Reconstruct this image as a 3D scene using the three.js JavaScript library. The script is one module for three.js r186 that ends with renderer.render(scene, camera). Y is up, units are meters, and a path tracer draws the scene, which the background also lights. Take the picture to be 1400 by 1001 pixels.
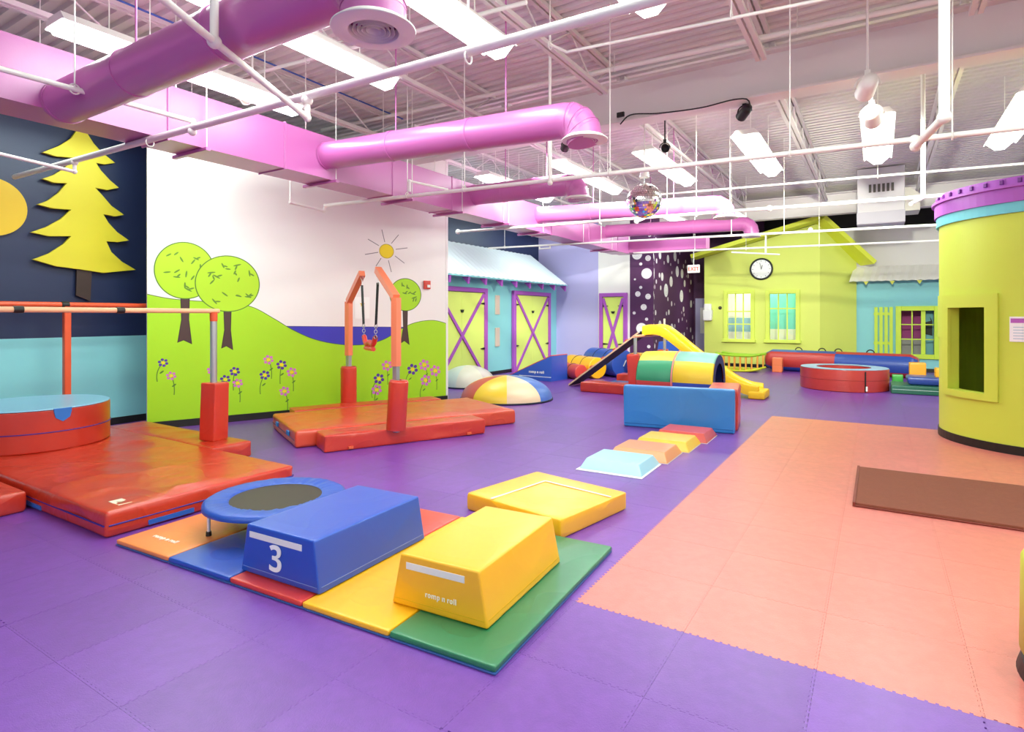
import * as THREE from 'three';
import { mergeGeometries, mergeVertices } from 'three/addons/utils/BufferGeometryUtils.js';
import { FontLoader } from 'three/addons/loaders/FontLoader.js';
import { TextGeometry } from 'three/addons/geometries/TextGeometry.js';
import { RectAreaLightUniformsLib } from 'three/addons/lights/RectAreaLightUniformsLib.js';

// ---------------------------------------------------------------- camera, light, exposure
// room axes: u = world x (to the right), v = -world z (into the hall), y up, metres
const FOC = 800, PX = 700, PY = 432, EYE = 1.56;
const YAW = Math.atan(500 / 800), SN = Math.sin(YAW), CS = Math.cos(YAW);
const scene = new THREE.Scene();
const camera = new THREE.PerspectiveCamera(2 * Math.atan(500.5 / FOC) * 180 / Math.PI, 1400 / 1001, 0.05, 60);
camera.position.set(0, EYE, 0);
camera.rotation.y = YAW;
camera.setViewOffset(1400, 1001, 0, 500.5 - PY, 1400, 1001);   // shift lens: verticals stay vertical
scene.add(camera);
const renderer = new THREE.WebGLRenderer({ antialias: true });
renderer.toneMapping = THREE.LinearToneMapping;
renderer.toneMappingExposure = 1.9;
renderer.shadowMap.enabled = true;
RectAreaLightUniformsLib.init();
scene.background = new THREE.Color(0x000000);
const LAMP = { power: 17, color: 0xecfff5, glow: 2.4, y: 4.06, len: 2.44, wid: 0.3, tilt: 0.75 };
const LAMP_AT = [[-7.45, 14.4], [-4.42, 15.7], [-3.0, 15.7], [3.0, 15.7], [4.5, 15.7], [4.5, 9.75]];      // the regular grid, hidden ends included
for (const v of [-2.9, 3.38, 9.75]) for (const u of [-7.45, -5.95, -4.42, -3.0, -1.55, 0.0, 1.5, 3.0]) if (v > 0 || u > -5) LAMP_AT.push([u, v]);
const FLOOD = { power: 70, color: 0xf4fbe6 };

// ---------------------------------------------------------------- helpers
const W = (u, y, v) => new THREE.Vector3(u, y, -v);
const hit = (px, py, u0, v0, u1, v1) => {          // pixel -> point on the upright plane through two floor points
  const a = (px - PX) / FOC, du = CS * a - SN, dv = SN * a + CS, eu = u1 - u0, ev = v1 - v0;
  const Z = (u0 * ev - v0 * eu) / (du * ev - dv * eu);
  const u = du * Z, v = dv * Z, L = Math.hypot(eu, ev);
  return { u, v, y: EYE + (PY - py) / FOC * Z, s: ((u - u0) * eu + (v - v0) * ev) / L };
};
const onU = (px, py, u) => hit(px, py, u, 0, u, 1), onV = (px, py, v) => hit(px, py, 0, v, 1, v);
const ground = (px, py, h = 0) => { const Z = FOC * (EYE - h) / (py - PY), X = (px - PX) / FOC * Z; return { u: CS * X - SN * Z, v: SN * X + CS * Z, y: h }; };
const pt = (p) => W(p.u, p.y, p.v);
let seed = 7;
const rnd = () => { seed = (seed * 1664525 + 1013904223) >>> 0; return seed / 4294967296; };
const used = {};
const numbered = (n) => { const k = used[n] = (used[n] ?? -1) + 1; return k ? n + '_' + String(k).padStart(3, '0') : n; };
function thing(name, label, category, u, y, v, rot = 0, group) {
  const o = new THREE.Group(); o.name = numbered(name); o.position.set(u, y, -v); o.rotation.y = rot;
  o.userData = { label, category }; if (group) o.userData.group = group; scene.add(o); return o;
}
function struct(name, label, category = 'structure') {
  const o = new THREE.Group(); o.name = name; o.userData = { kind: 'structure', label, category }; scene.add(o); return o;
}
function part(parent, name, geo, mat, pos, rot, label) {
  const m = new THREE.Mesh(geo, mat); m.name = name;
  if (pos) m.position.set(pos[0], pos[1], pos[2]);
  if (rot) m.rotation.set(rot[0], rot[1], rot[2]);
  if (label) m.userData.label = label;
  parent.add(m); return m;
}
// ---- geometry
function metreUV(g) {                               // box-projected uv in metres, per triangle
  g = g.index ? g.toNonIndexed() : g;
  const p = g.attributes.position, uv = new Float32Array(p.count * 2), a = new THREE.Vector3(), b = new THREE.Vector3(), c = new THREE.Vector3();
  for (let i = 0; i < p.count; i += 3) {
    a.fromBufferAttribute(p, i); b.fromBufferAttribute(p, i + 1); c.fromBufferAttribute(p, i + 2);
    const n = b.clone().sub(a).cross(c.clone().sub(a)), x = Math.abs(n.x), y = Math.abs(n.y), z = Math.abs(n.z);
    [a, b, c].forEach((q, k) => {
      const j = (i + k) * 2;
      if (y >= x && y >= z) { uv[j] = q.x; uv[j + 1] = -q.z; } else if (x >= z) { uv[j] = q.z; uv[j + 1] = q.y; } else { uv[j] = q.x; uv[j + 1] = q.y; }
    });
  }
  g.setAttribute('uv', new THREE.BufferAttribute(uv, 2)); return g;
}
const vnoise = (x, y, z) => {                        // smooth value noise
  const h = (i, j, k) => { const s = Math.sin(i * 127.1 + j * 311.7 + k * 74.7) * 43758.5453; return s - Math.floor(s); };
  const X = Math.floor(x), Y = Math.floor(y), Z = Math.floor(z), f = (t) => t * t * (3 - 2 * t), a = f(x - X), b = f(y - Y), c = f(z - Z), l = (p, q, t) => p + (q - p) * t;
  return l(l(l(h(X, Y, Z), h(X + 1, Y, Z), a), l(h(X, Y + 1, Z), h(X + 1, Y + 1, Z), a), b), l(l(h(X, Y, Z + 1), h(X + 1, Y, Z + 1), a), l(h(X, Y + 1, Z + 1), h(X + 1, Y + 1, Z + 1), a), b), c) * 2 - 1;
};
// rounded, slightly puffy box standing on y = 0; top may be inset (ti = [x, z]); warp: amplitude of soft unevenness
function softBox(w, h, d, r = 0.02, o = {}) {
  const n = (len) => Math.max(6, Math.min(o.max ?? 26, Math.round(len / (o.cell ?? 0.12)) + 5));
  const g0 = new THREE.BoxGeometry(w, h, d, n(w), n(h), n(d)), p = g0.attributes.position, ti = o.inset || [0, 0];
  const ease = (t) => { const s = Math.sign(t), x = Math.abs(t); return s * (x < 0.5 ? x * 1.25 : 0.625 + (1 - Math.pow(1 - (x - 0.5) * 2, 2)) * 0.375); };
  const v = new THREE.Vector3(), q = new THREE.Vector3(), A = o.warp ?? 0, F = o.freq ?? 2.2, S = o.seed ?? 3;
  for (let i = 0; i < p.count; i++) {
    v.set(ease(p.getX(i) / w * 2) * w / 2, ease(p.getY(i) / h * 2) * h / 2, ease(p.getZ(i) / d * 2) * d / 2);
    q.set(THREE.MathUtils.clamp(v.x, -w / 2 + r, w / 2 - r), THREE.MathUtils.clamp(v.y, -h / 2 + r, h / 2 - r), THREE.MathUtils.clamp(v.z, -d / 2 + r, d / 2 - r));
    v.sub(q); if (v.length() > 1e-9) v.setLength(r); v.add(q);
    if (A) {
      const k = vnoise(v.x * F + S, v.y * F * 1.7, v.z * F + S * 2) * A, top = v.y > 0 ? 1 : 0.25;
      const e = Math.min(1, (w / 2 - Math.abs(v.x)) / 0.15, (d / 2 - Math.abs(v.z)) / 0.15);
      if (v.y > h / 2 - r * 0.9) v.y += (k + A * 0.5) * Math.max(0, e) * top; else { v.x += k * 0.5 * Math.sign(v.x) * (Math.abs(v.x) > w / 2 - r ? 1 : 0); v.z += k * 0.5 * Math.sign(v.z) * (Math.abs(v.z) > d / 2 - r ? 1 : 0); }
    }
    if (o.fold && v.y > h / 2 - r * 0.9 - A) { const e = Math.max(0, Math.min(1, (w / 2 - Math.abs(v.x)) / 0.12, (d / 2 - Math.abs(v.z)) / 0.12)), q1 = vnoise(v.x * 1.1 + v.z * 0.9 + S, 4.2, v.z * 2.1 - v.x * 0.7), q2 = vnoise(v.x * 3.1 - v.z * 1.2, 8.4 + S, v.z * 2.7 + v.x); v.y += o.fold * e * (Math.pow(1 - Math.abs(q1), 9) + 0.6 * Math.pow(1 - Math.abs(q2), 8)); }
    const t = (v.y + h / 2) / h;
    v.x *= 1 - t * 2 * ti[0] / w; v.z *= 1 - t * 2 * ti[1] / d;
    p.setXYZ(i, v.x, Math.max(0, v.y + h / 2), v.z);
  }
  g0.deleteAttribute('uv'); g0.deleteAttribute('normal');
  const g = mergeVertices(g0, 1e-5); g.computeVertexNormals();
  return metreUV(g);
}
const boxG = (w, h, d) => metreUV(new THREE.BoxGeometry(w, h, d));
const bevelG = (w, h, d, r = 0.008) => {             // cheap box with chamfered rims, centred
  const s = new THREE.Shape(); s.moveTo(-w / 2 + r, -h / 2 + r); s.lineTo(w / 2 - r, -h / 2 + r); s.lineTo(w / 2 - r, h / 2 - r); s.lineTo(-w / 2 + r, h / 2 - r); s.closePath();
  const g = new THREE.ExtrudeGeometry(s, { depth: Math.max(0.001, d - 2 * r), bevelEnabled: true, bevelThickness: r, bevelSize: r, bevelSegments: 1, steps: 1 }); g.translate(0, 0, -d / 2 + r); return metreUV(g);
};
const UP = new THREE.Vector3(0, 1, 0);
function rod(a, b, r, seg = 12) {                    // cylinder between two world/local points
  const d = b.clone().sub(a), g = new THREE.CylinderGeometry(r, r, d.length(), seg);
  g.applyQuaternion(new THREE.Quaternion().setFromUnitVectors(UP, d.clone().normalize())); g.translate((a.x + b.x) / 2, (a.y + b.y) / 2, (a.z + b.z) / 2); return g;
}
function bar(a, b, w, h) {                           // box between two points (w across, h upwards)
  const d = b.clone().sub(a), L = d.length(), g = new THREE.BoxGeometry(w, h, L), m = new THREE.Matrix4().lookAt(a, b, Math.abs(d.y) > L * 0.95 ? new THREE.Vector3(1, 0, 0) : UP);
  g.applyMatrix4(m); g.translate((a.x + b.x) / 2, (a.y + b.y) / 2, (a.z + b.z) / 2); return metreUV(g);
}
const lathe = (pts, seg = 48) => new THREE.LatheGeometry(pts.map(([x, y]) => new THREE.Vector2(x, y)), seg);
const prism = (pts, depth, bevel = 0) => {           // extruded outline, +z
  const s = new THREE.Shape(pts.map(([x, y]) => new THREE.Vector2(x, y)));
  return metreUV(new THREE.ExtrudeGeometry(s, { depth, bevelEnabled: bevel > 0, bevelSize: bevel, bevelThickness: bevel, bevelSegments: 2, curveSegments: 24 }));
};
const merge = (l) => mergeGeometries(l.map((g) => { const k = g.index ? g.toNonIndexed() : g; for (const n of Object.keys(k.attributes)) if (!['position', 'normal', 'uv'].includes(n)) k.deleteAttribute(n); return k; }));
// ---- textures
function noiseTex(size, fn, srgb) {
  const d = new Uint8Array(size * size * 4);
  for (let y = 0; y < size; y++) for (let x = 0; x < size; x++) { const c = fn(x / size, y / size); const k = (y * size + x) * 4; for (let i = 0; i < 3; i++) d[k + i] = Math.max(0, Math.min(255, Math.round(255 * (Array.isArray(c) ? c[i] : c)))); d[k + 3] = 255; }
  const t = new THREE.DataTexture(d, size, size); t.wrapS = t.wrapT = THREE.RepeatWrapping; t.magFilter = THREE.LinearFilter; t.minFilter = THREE.LinearMipmapLinearFilter; t.generateMipmaps = true;
  if (srgb) t.colorSpace = THREE.SRGBColorSpace; t.needsUpdate = true; return t;
}
const wrapNoise = (n, s) => {                        // tiling value noise with n cells
  const g = []; const old = seed; seed = s * 9176 + 11; for (let i = 0; i < n * n; i++) g.push(rnd()); seed = old;
  return (x, y) => { x *= n; y *= n; const X = Math.floor(x), Y = Math.floor(y), f = (t) => t * t * (3 - 2 * t), a = f(x - X), b = f(y - Y), q = (i, j) => g[((j % n + n) % n) * n + ((i % n + n) % n)]; return (q(X, Y) * (1 - a) + q(X + 1, Y) * a) * (1 - b) + (q(X, Y + 1) * (1 - a) + q(X + 1, Y + 1) * a) * b; };
};
const nA = wrapNoise(4, 1), nB = wrapNoise(9, 2), nC = wrapNoise(23, 3), nD = wrapNoise(64, 4), nE = wrapNoise(150, 5);
const creaseTex = noiseTex(512, (x, y) => {          // vinyl: soft folds with a fine grain
  const wx = x + 0.12 * nA(x, y), wy = y + 0.12 * nA(y, x);
  const r1 = 1 - Math.abs(nA(wx + wy * 0, wy) * 2 - 1), r2 = 1 - Math.abs(nB(wx, wy) * 2 - 1);
  return 0.5 * Math.pow(r1, 3) + 0.25 * Math.pow(r2, 4) + 0.15 * nB(x, y) + 0.05 * nD(x, y);
});
const grainTex = noiseTex(512, (x, y) => 0.5 * nE(x, y) + 0.35 * nD(x, y) + 0.15 * nC(x, y));
const scuffTex = noiseTex(512, (x, y) => { const k = 0.93 + 0.05 * nC(x, y) + 0.03 * nE(x, y) + 0.025 * (nB(x, y) - 0.5) ; return k; }, true);
const rep = (t, s, r = 0) => { const c = t.clone(); c.repeat.set(s, s); c.rotation = r; c.needsUpdate = true; return c; };
const CREASE = rep(creaseTex, 0.55), GRAIN = rep(grainTex, 3), SCUFF = rep(scuffTex, 1.1);
const PM = {};
const paint = (c, rough = 0.6, o = {}) => PM['p' + c + rough + JSON.stringify(o)] ??= new THREE.MeshStandardMaterial({ color: c, roughness: rough, bumpMap: GRAIN, bumpScale: 0.0006, ...o });
const plain = (c, rough = 0.6, metal = 0) => PM['l' + c + rough + metal] ??= new THREE.MeshStandardMaterial({ color: c, roughness: rough, metalness: metal });
const vinyl = (c, bump = 0.012, rough = 0.42) => PM['v' + c + bump + rough] ??= new THREE.MeshPhysicalMaterial({ color: c, roughness: rough, bumpMap: CREASE, bumpScale: bump, clearcoat: 0.6, clearcoatRoughness: 0.28 });
const canvasTex = (w, h, draw) => { const c = document.createElement('canvas'); c.width = w; c.height = h; draw(c.getContext('2d'), w, h); const t = new THREE.CanvasTexture(c); t.colorSpace = THREE.SRGBColorSpace; return t; };
// ---- colours
const C = { white: 0xf2efec, red: 0xd2311c, orangeRed: 0xdc4426, blue: 0x1d4fb4, sky: 0x2f86cf, yellow: 0xfab60a, orange: 0xf48a45, green: 0x1f7a4d, lightBlue: 0xa6d6ea, purple: 0xa850b8, teal: 0x88cdd2, lime: 0xd2e048, navy: 0x0e2048, duct: 0xc066a8, black: 0x151413, steel: 0xb9b9bb };
const pipeWhite = paint(0xf3efe8, 0.45), deckWhite = paint(0xdfd6d4, 0.6), ductMat = new THREE.MeshPhysicalMaterial({ color: C.duct, roughness: 0.34, bumpMap: GRAIN, bumpScale: 0.0004, clearcoat: 0.4, clearcoatRoughness: 0.3 });
const ductTube = ductMat.clone(); ductTube.side = THREE.DoubleSide;
const steel = plain(0xbfc0c2, 0.35, 0.8), black = plain(C.black, 0.5);
const font = await new FontLoader().loadAsync('fonts/droid/droid_sans_bold.typeface.json');
const text = (s, size, depth = 0.002) => { const g = new TextGeometry(s, { font, size, depth, curveSegments: 6 }); g.computeBoundingBox(); const b = g.boundingBox; g.translate(-(b.min.x + b.max.x) / 2, -(b.min.y + b.max.y) / 2, 0); return g; };

// ================================================================ SETTING
const DECK = 4.9, U0 = -9.3, U1 = 6.2, V0 = -6.2, V1 = 22.2;
// ---- floor of interlocking foam tiles
{
  const floor = struct('floor', 'foam tile floor, purple with a large pink area', 'floor');
  part(floor, 'subfloor', boxG(U1 - U0 + 0.6, 0.2, V1 - V0 + 0.6), plain(0x4a2a78, 0.9), [(U0 + U1) / 2, -0.1135, -(V0 + V1) / 2]);
  const T = 0.583, N = 16, amp = 0.0055, out = [];
  const side = (ax, ay, bx, by, sgn) => {
    const dx = (bx - ax) / N, dy = (by - ay) / N, nx = by - ay, ny = -(bx - ax), L = Math.hypot(nx, ny); out.push([ax, ay]);
    for (let i = 0; i < N; i++) for (const [t, o] of [[0.14, -1], [0.2, 1], [0.5, 1], [0.8, 1], [0.86, -1]]) if (o > 0 ? (t !== 0.5) : true) { const e = (i % 1 === 0) ? o * amp * sgn : 0; out.push([ax + dx * (i + (o > 0 ? t + (t > 0.5 ? 0.03 : -0.03) : t + (t > 0.5 ? -0.03 : 0.03))) + nx / L * e, ay + dy * (i + (o > 0 ? t + (t > 0.5 ? 0.03 : -0.03) : t + (t > 0.5 ? -0.03 : 0.03))) + ny / L * e]); }
  };
  const h = T / 2;
  side(-h, -h, h, -h, 1); side(h, -h, h, h, 1); side(h, h, -h, h, -1); side(-h, h, -h, -h, -1);
  const sh = new THREE.Shape(out.map(([x, y]) => new THREE.Vector2(x * 0.9975, y * 0.9975)));
  const tileG = new THREE.ExtrudeGeometry(sh, { depth: 0.0135, bevelEnabled: false }); tileG.rotateX(-Math.PI / 2); tileG.translate(0, -0.0135, 0);
  const flat = metreUV(new THREE.BoxGeometry(T - 0.002, 0.0135, T - 0.002)); flat.translate(0, -0.0135 / 2, 0);
  const tone = (hex, k) => new THREE.Color(hex).multiplyScalar(k);
  const mk = (hex, list) => list.map((k, i) => new THREE.MeshPhysicalMaterial({ color: tone(hex, k), roughness: 0.38, map: rep(scuffTex, 1.1, i * 1.3), bumpMap: GRAIN, bumpScale: 0.0008, clearcoat: 0.25, clearcoatRoughness: 0.3 }));
  const purple = mk(0x7741a4, [1, 0.93, 1.07, 0.97]), pink = mk(0xdb796f, [1, 0.985, 1.015]);
  const far = [], near = [];
  for (let i = -14; i < 13; i++) for (let j = -9; j < 33; j++) {
    const u = -1.4 + (i + 0.5) * T, v = 2.9 + (j + 0.5) * T;
    if (u < U0 - 0.2 || u > U1 || v > V1) continue;
    const pinkish = i >= 0 && j >= 0 && j < 12;
    const X = CS * u + SN * v, Z = -SN * u + CS * v, px = PX + FOC * X / Z, py = PY + FOC * EYE / Z, vis = Z > 0.5 && px > -120 && px < 1520 && py < 1120;
    (pinkish && vis && u < 3.5 ? near : vis ? near : far).push({ u, v, pinkish, a: vis ? 1 / (Z * Z * Z) : 0 });
  }
  const pk = near.filter((t) => t.pinkish), pu = near.filter((t) => !t.pinkish).sort((a, b) => b.a - a.a);
  pk.forEach((t) => part(floor, 'pink_foam_tile', tileG, pink[Math.floor(rnd() * 3)], [t.u, 0, -t.v]));
  pu.slice(0, 300).forEach((t) => part(floor, 'purple_foam_tile', tileG, purple[Math.floor(rnd() * 4)], [t.u, 0, -t.v]));
  const rest = pu.slice(300).concat(far), geo = (f) => merge(rest.filter(f).map((t) => { const g = flat.clone(); g.translate(t.u, 0, -t.v); return g; }));
  part(floor, 'far_purple_tiles', geo((t) => !t.pinkish), purple[0]).userData.kind = 'stuff';
  const rp = rest.filter((t) => t.pinkish); if (rp.length) part(floor, 'far_pink_tiles', geo((t) => t.pinkish), pink[0]).userData.kind = 'stuff';
}
// ---- walls
const slab = (parent, name, u0, v0, u1, v1, y0, y1, t, mat, off = 0) => {      // upright slab along a floor line, its room face on the line, thickness away to the left of the direction
  const L = Math.hypot(u1 - u0, v1 - v0), a = Math.atan2(v1 - v0, u1 - u0);
  const m = part(parent, name, boxG(L, y1 - y0, t), mat, [0, 0, 0]);
  m.position.copy(W((u0 + u1) / 2 - Math.sin(a) * (t / 2 + off), (y0 + y1) / 2, (v0 + v1) / 2 + Math.cos(a) * (t / 2 + off))); m.rotation.y = a; return m;
};
const navy = paint(C.navy, 0.45), teal = paint(C.teal, 0.55), lilac = paint(0xb7afe0, 0.6), whiteWall = paint(0xefe9e6, 0.6), lime = paint(C.lime, 0.6), baseMat = plain(0x17120f, 0.5);
const wl = struct('wall_left', 'dark navy wall with a teal dado', 'wall');
slab(wl, 'navy_paint', U0, V0, U0, 17, 1.27, DECK, 0.2, navy);
slab(wl, 'teal_paint', U0, V0, U0, 17, 0, 1.27, 0.2, teal);
const bl = struct('baseboard_left', 'black rubber baseboard under the teal wall', 'baseboard');
slab(bl, 'cove_base', U0 + 0.012, V0, U0 + 0.012, 9.6, 0, 0.1, 0.012, baseMat);
const wr = struct('wall_right', 'white side wall', 'wall'); slab(wr, 'paint', U1, V1, U1, V0, 0, DECK, 0.2, whiteWall);
const wb = struct('wall_back', 'white wall behind the viewer', 'wall'); slab(wb, 'paint', U1, V0, U0, V0, 0, DECK, 0.2, whiteWall);
const wf = struct('wall_far', 'dark far wall above the play houses', 'wall'); slab(wf, 'paint', U0, V1 - 0.2, U1, V1 - 0.2, 0, DECK, 0.2, paint(0x4a4448, 0.8));

// ---- mural wall (angled partition)
const MA = { u: -8.47, v: 4.14 }, MB = { u: -6.7, v: 8.48 }, ML = Math.hypot(MB.u - MA.u, MB.v - MA.v);
{
  const w = struct('wall_mural', 'white partition painted with green hills, trees, sea and sun', 'wall');
  const S = 2048, HT = 4.4, m = (px, py) => { const q = hit(px, py, MA.u, MA.v, MB.u, MB.v); return [q.s / ML * S, (1 - q.y / HT) * S]; };
  const tex = canvasTex(S, S, (g) => {
    g.fillStyle = '#f0e9e5'; g.fillRect(0, 0, S, S);
    const poly = (pts, fill, stroke, lw = 5) => { g.beginPath(); pts.forEach((p, i) => i ? g.lineTo(...m(...p)) : g.moveTo(...m(...p))); g.closePath(); if (fill) { g.fillStyle = fill; g.fill(); } if (stroke) { g.strokeStyle = stroke; g.lineWidth = lw; g.stroke(); } };
    const curve = (pts, n = 12) => { const c = new THREE.CatmullRomCurve3(pts.map(([x, y]) => new THREE.Vector3(x, y, 0))); return c.getPoints(n * pts.length).map((p) => [p.x, p.y]); };
    const ell = (x, y, rx, ry, fill, stroke, lw = 6) => { const [cx, cy] = m(x, y), [ex] = m(x + rx, y), [, ey] = m(x, y + ry); g.beginPath(); g.ellipse(cx, cy, Math.abs(ex - cx), Math.abs(ey - cy), 0, 0, 7); g.fillStyle = fill; g.fill(); if (stroke) { g.strokeStyle = stroke; g.lineWidth = lw; g.stroke(); } };
    poly([[380, 446], [570, 447.5], [570, 480], [380, 480]], '#3a36b8', '#2a2440', 3);
    const hill = curve([[195, 401], [230, 408], [275, 412], [310, 413], [345, 420], [375, 436], [400, 451], [430, 464], [465, 471], [500, 471], [525, 464], [550, 449], [565, 442], [590, 438], [606, 441], [622, 448]]);
    poly([...hill, [625, 720], [190, 720]], '#a9dc12', '#3c5a18', 4);
    const trunk = (x, y0, y1, w0, w1) => poly([[x - w0, y0], [x - w0 * 0.8, (y0 + y1) / 2], [x - w1, y1 - 2], [x - w1 * 0.2, y1 - 5], [x + w1 * 0.9, y1], [x + w0 * 0.85, (y0 + y1) / 2], [x + w0, y0]], '#4a2f2c', '#2a1a18', 4);
    trunk(253, 405, 470, 6, 10); trunk(311, 425, 478, 5, 8); trunk(554, 424, 471, 3.2, 6);
    const leaves = (x, y, rx, ry, n) => { for (let i = 0; i < n; i++) { const a = rnd() * 6.28, r = Math.sqrt(rnd()) * 0.82, [cx, cy] = m(x + Math.cos(a) * rx * r, y + Math.sin(a) * ry * r), k = 15 + rnd() * 10, t = rnd() * 3; g.save(); g.translate(cx, cy); g.rotate(t); g.fillStyle = '#5d8a1c'; g.beginPath(); g.ellipse(0, 0, k, 5, 0, 0, 7); g.fill(); if (rnd() > 0.5) { g.rotate(-0.9); g.beginPath(); g.ellipse(k * 0.8, 0, k * 0.7, 5, 0, 0, 7); g.fill(); } g.restore(); } };
    ell(253, 370, 40, 38.5, '#b4df1e', '#4a7a1a'); leaves(253, 370, 40, 38.5, 13);
    ell(312, 388, 42.5, 38, '#b4df1e', '#4a7a1a'); leaves(312, 388, 42.5, 38, 16);
    ell(554.5, 403, 21, 22, '#a9dc12', '#3c5a18', 5); leaves(554.5, 403, 20, 21, 8);
    ell(528.5, 343.5, 9.5, 9.5, '#f7dc0a', '#b79a20', 5);
    g.strokeStyle = '#6d6468'; g.lineWidth = 5;
    for (const [a, b, c, d] of [[522, 314, 526, 331], [545, 321, 535, 333], [557, 339, 541, 341], [553, 360, 540, 350], [535, 372, 531, 356], [514, 364, 521, 353], [499, 348, 517, 345], [503, 327, 518, 336]]) { g.beginPath(); g.moveTo(...m(a, b)); g.lineTo(...m(c, d)); g.stroke(); }
    for (const [x, y, k, dx] of [[223, 496, 1, -8], [234, 514, 0, 4], [290, 506, 0, 2], [283, 530, 0, -3], [321, 508, 1, -2], [308, 519, 1, -4], [325, 524, 0, 3], [367, 492, 0, 4], [385, 499, 1, -2], [362, 513, 1, -6], [399, 509, 0, 2], [389, 535, 0, 4], [529, 500, 0, 1], [518, 518, 1, -9], [515, 533, 0, -3], [564, 505, 1, -9], [580, 499, 0, 4], [595, 507, 0, 2], [582, 520, 0, -7]]) {
      g.strokeStyle = '#4f7d1c'; g.lineWidth = 5; const [cx, cy] = m(x, y), [ex, ey] = m(x + dx, y + 26); g.beginPath(); g.moveTo(cx, cy); g.quadraticCurveTo(cx + (ex - cx) * 1.4, (cy + ey) / 2 - 10, ex, ey); g.stroke();
      g.fillStyle = '#4f7d1c'; g.beginPath(); g.ellipse((cx + ex) / 2 + 8, (cy + ey) / 2, 14, 5, -0.7, 0, 7); g.fill();
      const [rx] = m(x + 5.2, y), R = rx - cx; g.fillStyle = k ? '#51219a' : '#d06ac0';
      for (let i = 0; i < 6; i++) { g.beginPath(); g.arc(cx + Math.cos(i * 1.047 + 0.3) * R, cy + Math.sin(i * 1.047 + 0.3) * R, R * 0.42, 0, 7); g.fill(); }
      g.fillStyle = '#f4d313'; g.beginPath(); g.arc(cx, cy, R * 0.45, 0, 7); g.fill();
    }
  });
  const a = Math.atan2(MB.v - MA.v, MB.u - MA.u), nu = Math.sin(a), nv = -Math.cos(a);
  slab(w, 'partition', MA.u - nu * 0.006, MA.v - nv * 0.006, MB.u - nu * 0.006, MB.v - nv * 0.006, 0, 4.4, 0.12, whiteWall);
  const g = new THREE.PlaneGeometry(ML, HT), f = part(w, 'mural', g, new THREE.MeshStandardMaterial({ map: tex, roughness: 0.55, bumpMap: GRAIN, bumpScale: 0.0005 }), [0, 0, 0]);
  f.position.copy(W((MA.u + MB.u) / 2 + nu * 0.001, HT / 2, (MA.v + MB.v) / 2 + nv * 0.001)); f.rotation.y = a;
  const b = struct('baseboard_mural', 'black rubber baseboard under the green hills', 'baseboard');
  slab(b, 'cove_base', MA.u + nu * 0.014, MA.v + nv * 0.014, MB.u + nu * 0.014, MB.v + nv * 0.014, 0, 0.1, 0.012, baseMat);
  const t = struct('trim_1', 'white corner trim at the end of the mural wall', 'trim');
  slab(t, 'corner_trim', MB.u - Math.cos(a) * 0.03 + nu * 0.006, MB.v - Math.sin(a) * 0.03 + nv * 0.006, MB.u + Math.cos(a) * 0.012 + nu * 0.006, MB.v + Math.sin(a) * 0.012 + nv * 0.006, 0, 4.4, 0.14, whiteWall);
}
// ---- barn front with doors
const BU = -8.65, LV = 16.5;
const purpleTrim = paint(C.purple, 0.5), doorGreen = paint(0xdcec74, 0.55);
function xDoor(name, label, pos, rot, w, h, leaves) {       // local x along the wall, +z into the room
  const o = struct(name, label, 'door'); o.position.copy(pos); o.rotation.y = rot;
  const F = 0.11, lw = (w - 2 * F) / leaves;
  for (let i = 0; i < leaves; i++) part(o, 'door_leaf', bevelG(lw - 0.006, h - F - 0.01, 0.05, 0.004), doorGreen, [-w / 2 + F + lw * (i + 0.5), (h - F) / 2, 0.0]);
  for (const s of [-1, 1]) part(o, 'jamb', bevelG(F, h, 0.1), purpleTrim, [s * (w - F) / 2, h / 2, 0.02]);
  part(o, 'head', bevelG(w, F, 0.1), purpleTrim, [0, h - F / 2 + 0.005, 0.022]);
  const iw = w - 2 * F, ih = h - F, L = Math.hypot(iw, ih) - 0.1, a = Math.atan2(ih, iw);
  part(o, 'cross_brace', bevelG(L, 0.085, 0.03, 0.004), purpleTrim, [0, ih / 2, 0.042], [0, 0, a]);
  part(o, 'cross_brace', bevelG(L, 0.085, 0.03, 0.004), purpleTrim, [0, ih / 2, 0.046], [0, 0, -a]);
  for (const s of [-1, 1]) for (const y of [0.32, 0.83]) part(o, 'strap_hinge', prism([[0, -0.03], [0.16, -0.008], [0.16, 0.008], [0, 0.03]].map(([x, q]) => [x * -s, q]), 0.02), black, [s * (w / 2 - F - 0.01), h * y, 0.03]);
  part(o, 'latch', prism([[-0.06, 0.04], [0.06, 0.04], [0.03, -0.03], [-0.03, -0.03]], 0.03), black, [0, h * 0.74, 0.028]);
  return o;
}
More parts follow.
